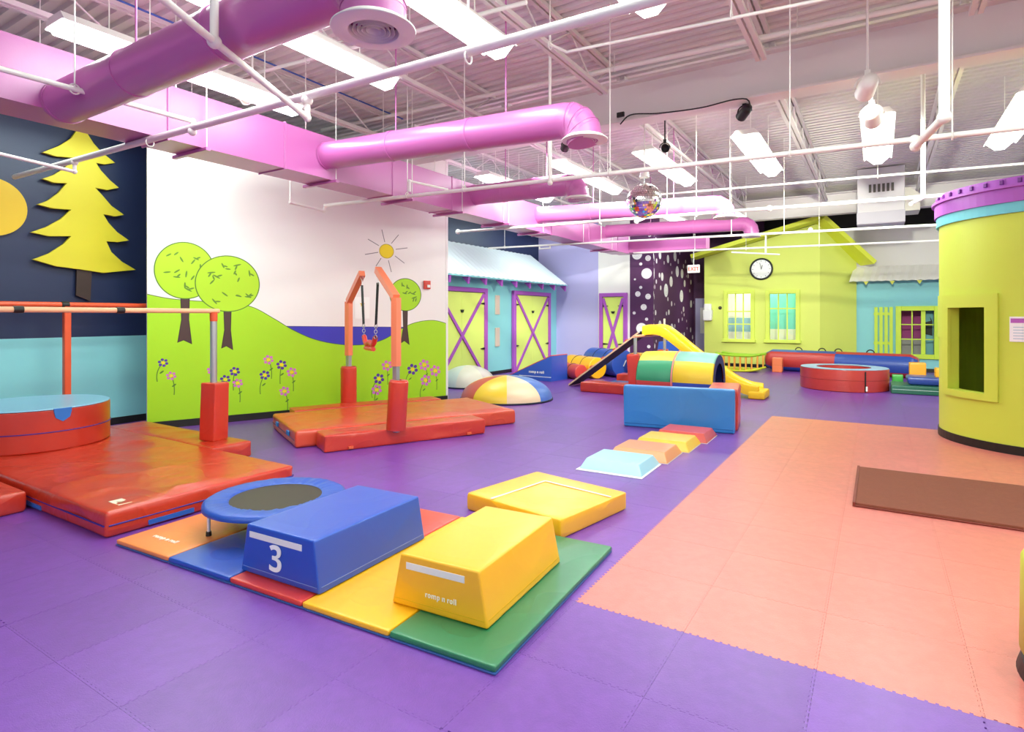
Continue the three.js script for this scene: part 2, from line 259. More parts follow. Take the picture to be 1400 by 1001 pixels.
{
  const b = struct('wall_barn', 'teal barn front wall', 'wall');
  slab(b, 'teal_paint', BU, 7.2, BU, LV, 0, 2.85, 0.12, teal);
  const base = struct('baseboard_barn', 'black baseboard under the teal barn front', 'baseboard'); slab(base, 'cove_base', BU + 0.012, 7.2, BU + 0.012, LV - 0.02, 0, 0.09, 0.012, baseMat);
  xDoor('door_1', 'lime barn double door with purple cross braces beside the mural wall', W(BU + 0.045, 0, 11.42), Math.PI / 2, 2.14, 2.26, 2);
  xDoor('door_2', 'lime barn double door with purple cross braces beside the wedge mat', W(BU + 0.045, 0, 14.86), Math.PI / 2, 2.14, 2.26, 2);
  // corrugated roof
  const o = thing('barn_roof', 'pale blue-white corrugated roof sloping over the teal barn front', 'roof', 0, 0, 0);
  const a = { u: -9.28, y: 3.46 }, c = { u: -8.15, y: 2.52 }, n = 80, pos = [], idx = [];
  for (let i = 0; i <= n; i++) { const t = i / n, w = (i % 2 ? 0.02 : 0); for (const k of [0, 1]) for (const th of [0, -0.012]) { const q = k ? c : a; pos.push(q.u + w * 0.6, q.y + w * 0.7 + th, -(7.4 + t * ((k ? 16.28 : 15.98) - 7.4))); } }
  for (let i = 0; i < n; i++) { const p = i * 4, q = p + 4; idx.push(p, p + 2, q, q, p + 2, q + 2, p + 1, q + 1, p + 3, q + 1, q + 3, p + 3, p + 2, p + 3, q + 2, q + 2, p + 3, q + 3); }
  idx.push(0, 1, 2, 2, 1, 3, n * 4, n * 4 + 2, n * 4 + 1, n * 4 + 2, n * 4 + 3, n * 4 + 1);
  const g = new THREE.BufferGeometry(); g.setAttribute('position', new THREE.Float32BufferAttribute(pos, 3)); g.setIndex(idx); const gg = metreUV(g); gg.computeVertexNormals();
  part(o, 'corrugated_sheet', gg, paint(0xdfe8f0, 0.5));
  part(o, 'soffit', boxG(0.5, 0.03, 8.9), teal, [-8.4, 2.5, -11.85]);
  for (let i = 0; i < 10; i++) part(o, 'eave_bracket', prism([[0, 0], [-0.2, 0], [-0.02, -0.17]], 0.07), purpleTrim, [-8.17, 2.49, -(16.25 - i * 0.72)]);
  for (const [y0, y1] of [[430, 404], [474, 448]]) { const p = onU(675.5, y0, BU), q = onU(683, y1, BU); const r = thing('wooden_grip', y0 < 450 ? 'beige wooden grip board high on the teal barn front' : 'beige wooden grip board low on the teal barn front', 'board', BU + 0.018, p.y, (p.v + q.v) / 2, 0); part(r, 'board', softBox(0.035, q.y - p.y, 0.2, 0.008), paint(0xc9b5a8, 0.7)); }
}
// ---- lilac / white / purple dotted walls at the far left
{
  const w = struct('wall_far_left', 'lilac and white wall behind the foam rolls', 'wall');
  const u1 = onV(818, 0, LV).u, u2 = onV(861, 0, LV).u, u3 = onV(893, 0, LV).u;
  slab(w, 'lilac_paint', U0, LV, u1, LV, 0, DECK, 0.12, lilac); slab(w, 'white_paint', u1, LV, u2, LV, 0, DECK, 0.12, whiteWall);
  const base = struct('baseboard_far_left', 'black baseboard under the lilac wall', 'baseboard'); slab(base, 'cove_base', BU, LV - 0.012, u2, LV - 0.012, 0, 0.09, 0.012, baseMat);
  const d0 = onV(821, 0, LV), d1 = onV(858.5, 0, LV);
  xDoor('door_3', 'narrow lime door with purple cross braces beside the dotted wall', W((d0.u + d1.u) / 2, 0, LV - 0.045), 0, d1.u - d0.u, 2.24, 1);
  const dots = (Wm, Hm, list) => canvasTex(512, 1024, (g, w_, h_) => { g.fillStyle = '#4e1c50'; g.fillRect(0, 0, w_, h_); for (const [x, y, r] of list) { g.fillStyle = '#efe9ea'; g.beginPath(); g.ellipse(x / Wm * w_, (1 - y / Hm) * h_, r / Wm * w_, r / Hm * h_, 0, 0, 7); g.fill(); g.strokeStyle = 'rgba(120,90,125,.55)'; g.lineWidth = 1.2; for (let k = 0.35; k < 1; k += 0.3) { g.beginPath(); g.ellipse(x / Wm * w_, (1 - y / Hm) * h_, r * k / Wm * w_, r * k / Hm * h_, 0, 0, 7); g.stroke(); } } });
  const dw = struct('wall_dotted', 'dark purple wall covered in white dots', 'wall');
  const W1 = u3 - u2, HH = DECK, l1 = [];
  for (const [px, py, r] of [[878, 335, 3.6], [871, 348, 7], [886, 353, 4], [876, 361, 2.2], [884, 374, 7.2], [876, 393, 2.2], [872, 402, 3.8], [886, 405.5, 3.9], [880, 420, 4.2], [867, 428, 2.2], [884, 436.5, 2.2], [877, 449, 7.4], [887, 474, 2.4], [868, 382, 1.5], [888, 322, 2]]) { const q = onV(px, py, LV); l1.push([q.u - u2, q.y, r * 17.3 / 800]); }
  const f1 = part(dw, 'dotted_face', new THREE.BoxGeometry(W1, HH, 0.12), new THREE.MeshStandardMaterial({ map: dots(W1, HH, l1), roughness: 0.6 }), [(u2 + u3) / 2, HH / 2, -LV - 0.06]);
  const W2 = 4.4, l2 = [];
  for (let i = 0; i < 120; i++) { const big = i < 22, r = big ? 0.12 + rnd() * 0.09 : 0.04 + rnd() * 0.05, x = rnd() * W2, y = 0.3 + rnd() * 3.6; if (l2.every(([a, b, c]) => Math.hypot(a - x, b - y) > r + c + 0.05)) l2.push([x, y, r]); }
  part(dw, 'dotted_face', new THREE.BoxGeometry(W2, HH, 0.1), new THREE.MeshStandardMaterial({ map: dots(W2, HH, l2), roughness: 0.6 }), [u3 - 0.05, HH / 2, -LV - 0.12 - W2 / 2], [0, Math.PI / 2, 0]);
  part(dw, 'white_corner_strip', boxG(0.07, DECK - 0.3, 0.02), whiteWall, [u2 - 0.03, (DECK - 0.3) / 2, -LV + 0.012]);
  const cw = struct('wall_corridor', 'dark purple end wall of the corridor', 'wall'); slab(cw, 'paint', u3, 20.9, -3.2, 20.9, 0, DECK, 0.1, paint(0x4b1f4e, 0.6));
  const dq = onV(957, 408, 20.88), dr = onV(951, 500, 20.88); const lil = struct('door_4', 'lilac door at the end of the purple corridor', 'door');
  part(lil, 'door_leaf', bevelG(0.95, dq.y, 0.05), lilac, [dr.u + 0.475, dq.y / 2, -20.87]);
  part(lil, 'notice', boxG(0.3, 0.9, 0.01), paint(0xe8e4ee, 0.6), [dr.u + 0.32, 1.4, -20.838]);
}
// ---- green play house
const HV = 18.95;
{
  const w = struct('wall_house', 'yellow-green play house front with a gable roof', 'wall');
  const a = onV(963, 0, HV), f = onV(1121, 0, HV), e = onV(1171, 0, 19.75), pk = onV(1121, 305, HV), el = onV(963, 352, HV), er = onV(1171, 352, 19.75);
  const wins = [[994.5, 1026.5, 402, 464], [1052, 1088, 402, 465]].map(([x0, x1, y0, y1]) => { const p = onV(x0, y0, HV), q = onV(x1, y1, HV); return [p.u, q.u, q.y, p.y]; });
  const s = new THREE.Shape([[a.u, 0], [f.u, 0], [f.u, pk.y], [a.u, el.y]].map(([x, y]) => new THREE.Vector2(x, y)));
  for (const [x0, x1, y0, y1] of wins) s.holes.push(new THREE.Path([[x0, y0], [x0, y1], [x1, y1], [x1, y0]].map(([x, y]) => new THREE.Vector2(x, y))));
  const g = metreUV(new THREE.ExtrudeGeometry(s, { depth: 0.14, bevelEnabled: false })); g.translate(0, 0, -HV - 0.14);
  part(w, 'front_wall', g, paint(0xd9e26a, 0.6));
  const L = Math.hypot(e.u - f.u, 0.8), ang = Math.atan2(0.8, e.u - f.u);
  const g2 = prism([[0, 0], [L, 0], [L, er.y], [0, pk.y]], 0.14); g2.translate(0, 0, -0.14);
  const m2 = part(w, 'side_wall', g2, paint(0xd9e26a, 0.6)); m2.position.copy(W(f.u, 0, HV)); m2.rotation.y = ang;
  const base = struct('baseboard_house', 'black baseboard under the play house', 'baseboard');
  slab(base, 'cove_base', a.u, HV - 0.012, f.u, HV - 0.012, 0, 0.1, 0.012, baseMat); slab(base, 'cove_base', f.u, HV - 0.012, e.u, 19.74, 0, 0.1, 0.012, baseMat);
  const roof = thing('gable_roof', 'bright yellow-green gable roof boards over the play house', 'roof', 0, 0, 0), rm = paint(0xdfe63a, 0.5);
  const plank = (p, q, name) => { const d = q.clone().sub(p); part(roof, name, bar(p, q, 0.62, 0.12), rm); };
  plank(W(a.u - 0.28, el.y + 0.0, HV - 0.26), W(f.u + 0.04, pk.y + 0.09, HV - 0.26), 'roof_board');
  plank(W(f.u - 0.02, pk.y + 0.1, HV - 0.2), W(e.u + 0.3, er.y - 0.2, 19.75 - 0.2), 'roof_board');
  wins.forEach(([x0, x1, y0, y1], i) => {
    const o = struct('window_' + (i + 1), i ? 'play house window with teal wall behind it' : 'play house window with pale room behind it', 'window');
    const fr = paint(0xd9e65a, 0.5), z = -HV + 0.025, cx = (x0 + x1) / 2, cy = (y0 + y1) / 2, F = 0.11;
    for (const s_ of [-1, 1]) part(o, 'casing', bevelG(F, y1 - y0 + 2 * F, 0.06), fr, [cx + s_ * ((x1 - x0) / 2 + F / 2), cy, z]);
    part(o, 'casing', bevelG(x1 - x0, F, 0.06), fr, [cx, y1 + F / 2, z]);
    part(o, 'sill', bevelG(x1 - x0 + 2.6 * F, 0.09, 0.14), fr, [cx, y0 - 0.05, z + 0.03]);
    for (const k of [1, 2]) part(o, 'glazing_bar', boxG(0.035, y1 - y0, 0.03), fr, [x0 + (x1 - x0) * k / 3, cy, -HV - 0.06]);
    for (const k of i ? [0.68] : [0.61, 0.33]) part(o, 'glazing_bar', boxG(x1 - x0, 0.035, 0.03), fr, [cx, y0 + (y1 - y0) * k, -HV - 0.061]);
    for (const k of [0, 1, 2]) part(o, 'pane', boxG((x1 - x0) / 3 - 0.03, y1 - y0, 0.006), new THREE.MeshPhysicalMaterial({ color: 0xffffff, transmission: 1, roughness: 0.03, thickness: 0 }), [x0 + (x1 - x0) * (k + 0.5) / 3, cy, -HV - 0.06]);
  });
  // room behind the windows
  const r = struct('wall_inner_room', 'banded wall of the room seen through the play house windows', 'wall');
  const band = (u0, u1, y0, y1, c) => part(r, 'paint', boxG(u1 - u0, y1 - y0, 0.04), paint(c, 0.7), [(u0 + u1) / 2, (y0 + y1) / 2, -19.95]);
  const mid = (wins[0][1] + wins[1][0]) / 2 + 0.1;
  band(a.u + 0.2, mid, 1.5, 3.2, 0xf5eef2); band(a.u + 0.2, mid, 1.05, 1.5, 0x8fb5d8); band(a.u + 0.2, mid, 0, 1.05, 0xe4e0dc);
  band(mid, f.u, 1.15, 3.2, 0x6cc8c8); band(mid, f.u, 0, 1.15, 0xe6e2da);
  part(r, 'ceiling_panel', boxG(f.u - a.u, 0.05, 0.9), whiteWall, [(a.u + f.u) / 2, 3.2, -19.55]);
  const lp = new THREE.RectAreaLight(0xf6fff4, 18, 1.6, 0.3); lp.position.set((a.u + f.u) / 2, 3.12, -19.5); lp.lookAt((a.u + f.u) / 2, 0, -19.5); scene.add(lp);
  const lf = thing('inner_room_light', 'fluorescent panel inside the play house room', 'ceiling light', (a.u + f.u) / 2, 3.13, 19.5); part(lf, 'diffuser', boxG(1.6, 0.03, 0.3), new THREE.MeshStandardMaterial({ color: 0xffffff, emissive: 0xfff6ee, emissiveIntensity: 1.2 }), [0, 0.025, 0]);
  // wall clock, towel dispenser, bell
  const ck = onV(1041, 368, HV), c = thing('wall_clock', 'round white wall clock with black rim on the play house', 'clock', ck.u, ck.y, HV - 0.005), R = 0.325;
  part(c, 'rim', new THREE.TorusGeometry(R - 0.02, 0.028, 10, 48), black, [0, 0, 0.03]);
  const face = new THREE.CylinderGeometry(R - 0.02, R - 0.02, 0.03, 48); face.rotateX(Math.PI / 2); part(c, 'dial', face, paint(0xf6f4f2, 0.4), [0, 0, 0.016]);
  for (let i = 0; i < 12; i++) part(c, 'hour_mark', boxG(0.012, 0.04, 0.004), plain(0x77706c), [Math.sin(i * Math.PI / 6) * 0.24, Math.cos(i * Math.PI / 6) * 0.24, 0.033], [0, 0, -i * Math.PI / 6]);
  part(c, 'hour_hand', boxG(0.018, 0.13, 0.004), plain(0x3a3634), [0.015, 0.05, 0.037], [0, 0, -0.25]); part(c, 'minute_hand', boxG(0.012, 0.2, 0.004), plain(0x3a3634), [-0.02, 0.09, 0.041], [0, 0, 0.2]);
  const td = onV(968, 428, HV), d = thing('towel_dispenser', 'white wall dispenser at the corner of the play house', 'dispenser', td.u + 0.02, td.y - 0.24, HV - 0.11);
  part(d, 'body', softBox(0.26, 0.34, 0.2, 0.04, { inset: [-0.02, 0] }), paint(0xf3f0ec, 0.4)); part(d, 'top_cover', softBox(0.22, 0.2, 0.16, 0.03), paint(0xf3f0ec, 0.4), [0, 0.33, -0.02]);
  const bq = onV(984.5, 421, HV), bb = thing('wall_bell', 'small dark round bell on the play house wall', 'bell', bq.u, bq.y, HV - 0.002); const bg = lathe([[0, 0.05], [0.03, 0.045], [0.05, 0.02], [0.055, 0]], 20); bg.rotateX(Math.PI / 2); part(bb, 'dome', bg, plain(0x4a4438, 0.4, 0.3));
}
// ---- teal shop front, right of the play house
{
  const TV = 19.8, w = struct('wall_shop', 'teal shop front wall with a grey-white wall above', 'wall');
  const a = onV(1170, 0, TV - 0.05), t = onV(1225, 384, TV), w0 = onV(1232, 425, TV), w1 = onV(1277, 485, TV), up = onV(1200, 312, TV);
  const s = new THREE.Shape([[a.u, 0], [U1, 0], [U1, t.y], [a.u, t.y]].map(([x, y]) => new THREE.Vector2(x, y))); s.holes.push(new THREE.Path([[w0.u, w1.y], [w0.u, w0.y], [w1.u, w0.y], [w1.u, w1.y]].map(([x, y]) => new THREE.Vector2(x, y))));
  const g = metreUV(new THREE.ExtrudeGeometry(s, { depth: 0.12, bevelEnabled: false })); g.translate(0, 0, -TV - 0.12); part(w, 'teal_paint', g, teal);
  slab(w, 'upper_wall', a.u - 0.6, TV, U1, TV, t.y, up.y, 0.12, paint(0xddd6d2, 0.65), 0.01);
  const base = struct('baseboard_shop', 'black baseboard under the teal shop front', 'baseboard'); slab(base, 'cove_base', a.u, TV - 0.012, U1, TV - 0.012, 0, 0.1, 0.012, baseMat);
  const aw = thing('awning', 'off-white corrugated awning over the teal shop front', 'awning', 0, 0, 0), y1 = onV(1166, 366, TV).y, e0 = onV(1161, 385, TV - 0.55), am = paint(0xe9e2dc, 0.55);
  const pos = [], idx = [], n = 60, ua = e0.u, ub = 5.2;
  for (let i = 0; i <= n; i++) { const k = i % 2 ? 0.02 : 0, u = ua + (ub - ua) * i / n; pos.push(u + 0.1, y1 + k, -TV, u, e0.y + k, -(TV - 0.55), u + 0.1, y1 + k - 0.012, -TV, u, e0.y + k - 0.012, -(TV - 0.55)); }
  for (let i = 0; i < n; i++) { const p = i * 4, q = p + 4; idx.push(p, p + 1, q, q, p + 1, q + 1, p + 2, q + 2, p + 3, q + 2, q + 3, p + 3, p + 1, p + 3, q + 1, q + 1, p + 3, q + 3); }
  const cg = new THREE.BufferGeometry(); cg.setAttribute('position', new THREE.Float32BufferAttribute(pos, 3)); cg.setIndex(idx); const cgg = metreUV(cg); cgg.computeVertexNormals(); part(aw, 'corrugated_sheet', cgg, am);
  for (let i = 0; i < 6; i++) part(aw, 'bracket', prism([[0, 0], [0.12, 0], [0.06, -0.1]], 0.05), paint(0xc8c83c, 0.5), [ua + 0.35 + i * 0.62, e0.y - 0.015, -(TV - 0.53)]);
  const sh = thing('slat_shutter', 'lime green slatted shutter beside the shop window', 'shutter', 0, 0, 0), q0 = onV(1195, 420, TV), q1 = onV(1222.5, 482, TV), lm = paint(0xc9e03c, 0.5);
  const sw = (q1.u - q0.u) / 4;
  for (let i = 0; i < 4; i++) part(sh, 'slat', bevelG(sw * 0.68, q0.y - q1.y + 0.1, 0.025, 0.004), lm, [q0.u + sw * (i + 0.4), (q0.y + q1.y - 0.1) / 2, -TV + 0.03]);
  for (const k of [0.2, 0.85]) part(sh, 'rail', bevelG(q1.u - q0.u - sw * 0.2, 0.08, 0.02, 0.004), lm, [(q0.u + q1.u) / 2 - 0.02, q1.y + (q0.y - q1.y) * k, -TV + 0.011]);
  const o = struct('window_3', 'shop window with lime frame and magenta wall behind', 'window'), cx = (w0.u + w1.u) / 2, cy = (w0.y + w1.y) / 2, ww = w1.u - w0.u, hh = w0.y - w1.y, F = 0.13;
  for (const k of [-1, 1]) part(o, 'casing', bevelG(F, hh + 2 * F, 0.07), lm, [cx + k * (ww / 2 + F / 2), cy, -TV + 0.03]);
  for (const k of [-1, 1]) part(o, 'casing', bevelG(ww, F, 0.07), lm, [cx, cy + k * (hh / 2 + F / 2), -TV + 0.03]);
  part(o, 'mullion', boxG(0.1, hh, 0.06), lm, [w0.u + ww * 0.68, cy, -TV - 0.05]); part(o, 'glazing_bar', boxG(0.03, hh, 0.03), lm, [w0.u + ww * 0.34, cy, -TV - 0.05]); part(o, 'glazing_bar', boxG(ww, 0.03, 0.03), lm, [cx, w1.y + hh * 0.68, -TV - 0.052]); part(o, 'glazing_bar', boxG(ww, 0.03, 0.03), lm, [cx, w1.y + hh * 0.34, -TV - 0.052]);
  const r = struct('wall_shop_room', 'magenta and grey wall of the room behind the shop window', 'wall');
  part(r, 'magenta_paint', boxG(ww + 0.7, 1.6, 0.04), paint(0xc04c94, 0.7), [cx - 0.05, w1.y + hh * 0.34 + 0.8, -TV - 0.9]); part(r, 'grey_paint', boxG(ww + 0.7, 1.4, 0.04), paint(0xbfb8b4, 0.7), [cx - 0.05, w1.y + hh * 0.34 - 0.7, -TV - 0.9]);
  const p = thing('picture_panel', 'black and teal picture panel behind the shop window', 'picture', w0.u + ww * 0.86, 0, TV + 0.5); part(p, 'panel', boxG(0.24, 1.9, 0.03), teal, [0, 0.95, 0]); part(p, 'dark_shape', prism([[-0.1, 1.05], [0.1, 1.0], [0.1, 1.4], [0.04, 1.55], [0.06, 1.42], [-0.08, 1.38]], 0.01), black, [0, 0, 0.02]);
}
// ---- ceiling: corrugated deck, girders, joists
{
  const o = struct('ceiling', 'white corrugated metal roof deck', 'ceiling');
  const pts = []; for (let v = V0 - 0.1; v < V1 + 0.1; v += 0.16) pts.push([v, 0], [v + 0.07, 0], [v + 0.09, 0.045], [v + 0.14, 0.045]);
  const pos = [], idx = []; pts.forEach(([v, y]) => { pos.push(U0 - 0.2, DECK + y, -v, U1 + 0.2, DECK + y, -v); });
  for (let i = 0; i < pts.length - 1; i++) { const p = i * 2; idx.push(p, p + 2, p + 1, p + 1, p + 2, p + 3); }
  const g = new THREE.BufferGeometry(); g.setAttribute('position', new THREE.Float32BufferAttribute(pos, 3)); g.setIndex(idx); const gg = metreUV(g); gg.computeVertexNormals(); part(o, 'corrugated_deck', gg, deckWhite);
  part(o, 'roof_slab', boxG(U1 - U0 + 0.8, 0.15, V1 - V0 + 0.8), plain(0x777777, 0.9), [(U0 + U1) / 2, DECK + 0.14, -(V0 + V1) / 2]);
  for (const [v, label, nm] of [[7.55, 'deep white steel girder crossing the hall above the disco ball', 'roof_girder'], [17.1, 'deep grey-white steel girder above the play house', 'roof_girder']]) {
    const t = thing(nm, label, 'beam', (U0 + U1) / 2, EYE + 2.6, v), L = U1 - U0 - 0.02;
    part(t, 'web', boxG(L, 0.5, 0.03), deckWhite, [0, 0.27, 0]); part(t, 'bottom_flange', bevelG(L, 0.03, 0.26, 0.004), deckWhite, [0, 0.015, 0]); part(t, 'top_flange', bevelG(L, 0.03, 0.26, 0.004), deckWhite, [0, 0.53, 0]);
  }
  const yb = EYE + 2.9, yt = DECK - 0.03;
  for (let k = 0; k < 7; k++) for (const [v0, v1, bay] of [[V0 + 0.05, 7.38, 'near'], [7.72, 16.92, 'far']]) {
    const u = 2.72 - k * 1.92;
    const t = thing('bar_joist', bay === 'near' ? 'white open-web steel joist between the front wall and the girder' : 'white open-web steel joist between the two girders', 'joist', u, yb, v0, 0, bay === 'near' ? 'roof joists of the near bay' : 'roof joists of the far bay');
    const L = v1 - v0, n = Math.round(L / 0.62), s = L / n, P = (y, z) => new THREE.Vector3(0, y, -z);
    for (const x of [-0.035, 0.035]) { part(t, 'bottom_chord', boxG(0.045, 0.05, L - 0.5), deckWhite, [x, 0.02, -L / 2]); part(t, 'top_chord', boxG(0.045, 0.05, L), deckWhite, [x, yt - yb, -L / 2]); }
    for (let i = 0; i < n; i++) { const a = i * s, H = yt - yb; part(t, 'web_rod', rod(P(i % 2 ? 0.02 : H, a), P(i % 2 ? H : 0.02, a + s), 0.011, 6), deckWhite); }
  }
}

// ================================================================ CEILING SERVICES
// ---- fluorescent strip fixtures
{
  const glow = new THREE.MeshStandardMaterial({ color: 0xffffff, emissive: LAMP.color, emissiveIntensity: LAMP.glow, roughness: 0.4 });
  const lens = prism([[-0.15, 0], [0.15, 0], [0.055, -0.09], [-0.055, -0.09]], LAMP.len - 0.02), house = prism([[-0.186, -0.016], [-0.16, 0], [0.16, 0], [0.186, -0.016], [0.192, -0.014], [0.12, 0.07], [-0.12, 0.07], [-0.192, -0.014]], LAMP.len);
  for (const [u, v] of LAMP_AT) {
    const t = thing('ceiling_light', 'long white fluorescent fixture hung below the roof joists', 'ceiling light', u, LAMP.y, v, 0, 'fluorescent ceiling fixtures');
    part(t, 'housing', house, pipeWhite, [0, 0.001, -LAMP.len / 2]); part(t, 'diffuser', lens, glow, [0, 0, -LAMP.len / 2 + 0.01]);
    const nearJoist = Math.abs(u + 3.04) < 0.12;
    for (const z of [-0.8, 0.8]) part(t, 'hanger', rod(new THREE.Vector3(0, 0.07, z), new THREE.Vector3(0, (nearJoist ? EYE + 2.88 : DECK) - LAMP.y, z), 0.006, 6), pipeWhite);
    for (const s of [-1, 1]) { const l = new THREE.RectAreaLight(LAMP.color, LAMP.power, LAMP.len, 0.13); l.position.set(s * 0.112, -0.052, 0); t.add(l); l.lookAt(u + s * (0.112 + Math.sin(LAMP.tilt)), LAMP.y - 0.052 - Math.cos(LAMP.tilt), -v); }
  }
}
// ---- rectangular trunk duct
const DU = -5.75, DB = -6.22, DY0 = 3.25, DY1 = 3.77;
{
  const t = thing('trunk_duct', 'long pink rectangular air duct along the left side of the hall', 'duct', (DU + DB) / 2, DY0, 0);
  const w = DU - DB, h = DY1 - DY0, cuts = [-6.0, -3.2, -0.6, 1.72, 3.0, 4.3, 6.05, 7.4, 8.9, 10.75, 12.6, 14.4, 15.2];
  for (let i = 0; i < cuts.length - 1; i++) part(t, 'duct_section', bevelG(w, h, cuts[i + 1] - cuts[i] - 0.004, 0.008), ductMat, [0, h / 2, -(cuts[i] + cuts[i + 1]) / 2]);
  for (let i = 1; i < cuts.length - 1; i++) part(t, 'joint_flange', bevelG(w + 0.025, h + 0.025, 0.02, 0.004), ductMat, [0, h / 2, -cuts[i]]);
  const e = prism([[DB - 0.0, 15.2], [DU, 15.2], [-3.7, 15.2], [-3.7, 15.6], [DB, 15.7]].map(([x, y]) => [x - (DU + DB) / 2, y]), h - 0.2); e.rotateX(-Math.PI / 2); part(t, 'end_section', e, ductMat, [0, 0.03, 0]);
  for (const v of [3.35, 5.0, 6.4, 7.6, 9.0, 10.3, 12.2, 13.9]) { part(t, 'trapeze_channel', bevelG(w + 0.16, 0.035, 0.05, 0.004), ductMat, [0, -0.019, -v]); for (const s of [-1, 1]) part(t, 'hanger_rod', rod(new THREE.Vector3(s * (w / 2 + 0.05), -0.02, -v), new THREE.Vector3(s * (w / 2 + 0.05), DECK - DY0, -v), 0.006, 6), pipeWhite); }
}
function roundDuct(v, r, uEnd, y0, y1, yDiff, label) {
  const t = thing('round_duct', label, 'duct', 0, 0, v), a = new THREE.Vector3(DU - 0.002, y0, 0), e = new THREE.Vector3(uEnd, y1, 0);
  const n = 3; for (let i = 0; i < n; i++) part(t, 'pipe_section', new THREE.CylinderGeometry(1, 1, 1, 4).copy(rod(a.clone().lerp(e, i / n), a.clone().lerp(e, (i + 1) / n), r, 48)), ductMat);
  for (let i = 0; i < n; i++) part(t, 'seam_collar', rod(a.clone().lerp(e, i / n + (i ? -0.003 : 0)), a.clone().lerp(e, i / n + 0.012), r + 0.007, 48), ductMat);
  // gored elbow turning down
  const segs = 4, R = r * 1.25, dropTop = y1 - R; let prev = e.clone();
  for (let i = 1; i <= segs; i++) { const q = i / segs * Math.PI / 2, p = new THREE.Vector3(uEnd + Math.sin(q) * R, y1 - (1 - Math.cos(q)) * R, 0); const d = p.clone().sub(prev).normalize().multiplyScalar(r * 0.2); part(t, 'elbow_gore', rod(prev.clone().sub(d), p.clone().add(d), r * 0.995, 48), ductMat); part(t, 'elbow_seam', rod(p.clone().sub(d.clone().multiplyScalar(0.06)), p.clone().add(d.clone().multiplyScalar(0.06)), r * 1.035, 48), ductMat); prev = p; }
  if (dropTop > yDiff + 0.02) part(t, 'drop', new THREE.CylinderGeometry(r, r, dropTop - yDiff - 0.01, 48, 1, true), ductTube, [uEnd + R, (dropTop + yDiff + 0.01) / 2, 0]);
  const df = part(t, 'diffuser', lathe([[r * 0.78, 0.012], [r * 0.78, -0.012], [r * 1.28, -0.006], [r * 1.3, 0.004], [r * 1.1, 0.03], [r * 0.9, 0.035]], 48), pipeWhite, [uEnd + R, yDiff, 0]);
  for (let k = 1; k <= 5; k++) part(df, 'diffuser_ring', lathe([[r * 0.14 * k, 0.03], [r * 0.14 * k + 0.012, -0.008], [r * 0.14 * k + 0.016, -0.008], [r * 0.14 * k + 0.006, 0.03]], 40), pipeWhite);
  for (const k of [0.35, 0.8]) { const p = a.clone().lerp(e, k); part(t, 'strap_hanger', rod(p.clone().add(new THREE.Vector3(0, r - 0.005, 0)), new THREE.Vector3(p.x, DECK, 0), 0.008, 6), ductMat); }
  return t;
}
roundDuct(2.16, 0.165, -2.39, 3.335, 3.33, 3.02, 'thick purple round duct ending in the largest white diffuser');
roundDuct(4.9, 0.162, -2.48, 3.53, 3.385, 3.17, 'pink round duct with a seamed elbow in front of the white girder');
roundDuct(8.05, 0.165, -4.05, 3.6, 3.57, 3.33, 'short purple round duct between the two trunk duct bends');
roundDuct(10.2, 0.155, -2.35, 3.58, 3.44, 3.2, 'purple round duct passing behind the disco ball');
roundDuct(13.7, 0.155, -2.55, 3.68, 3.6, 3.3, 'violet round duct beside the play house roof');
// ---- sprinkler pipes
function pipe(label, runs, fittings = [], hangers = []) {
  const t = thing('sprinkler_pipe', label, 'pipe', 0, 0, 0);
  for (const [a, b, r] of runs) part(t, 'pipe', rod(a, b, r, 16), pipeWhite);
  for (const [p, r] of fittings) part(t, 'fitting', new THREE.SphereGeometry(r, 14, 10), pipeWhite, [p.x, p.y, p.z]);
  for (const p of hangers) { part(t, 'hanger_rod', rod(p, new THREE.Vector3(p.x, DECK, p.z), 0.006, 6), pipeWhite); part(t, 'hanger_ring', new THREE.TorusGeometry(0.036, 0.006, 6, 18), pipeWhite, [p.x, p.y, p.z], [0, Math.PI / 2, 0]); }
  return t;
}
const PV = (px, py, v) => pt(onV(px, py, v)), PU = (px, py, u) => pt(onU(px, py, u)), mix = (a, b, t) => a.clone().lerp(b, t), at = (a, b, x) => mix(a, b, (x - a.x) / (b.x - a.x));
{
  const A = PV(20, 242, 2.85), B = PV(1000, -29, 2.85), j1 = PV(420, 137, 2.85), d1 = j1.clone().add(new THREE.Vector3(0, -0.13, 0)), k1 = pt({ ...ground(293, 57, EYE + 1.57) }), k0 = pt(ground(200, -20, EYE + 1.57));
  const b1 = PV(263, 180, 2.85), b2 = b1.clone().add(new THREE.Vector3(0, 0.09, 0)), b3 = PU(-40, 83, b1.x), c1 = PV(102, 222, 2.85), c2 = c1.clone().add(new THREE.Vector3(0, -0.1, 0)), c3 = PU(-40, 201, c1.x);
  pipe('thick white sprinkler main crossing in front of the pine tree cutout', [[A, B, 0.03], [j1, d1, 0.022], [d1, k1, 0.022], [k1, k0, 0.022], [k1, new THREE.Vector3(k1.x, DECK, k1.z), 0.024], [b1, b2, 0.02], [b2, b3, 0.02], [c1, c2, 0.018], [c2, c3, 0.018]], [[j1, 0.042], [d1, 0.03], [k1, 0.04], [b1, 0.036], [b2, 0.028], [c1, 0.034], [c2, 0.026]], [PV(205, 195, 2.85), PV(640, 79, 2.85), mix(b2, b3, 0.6)]);
}
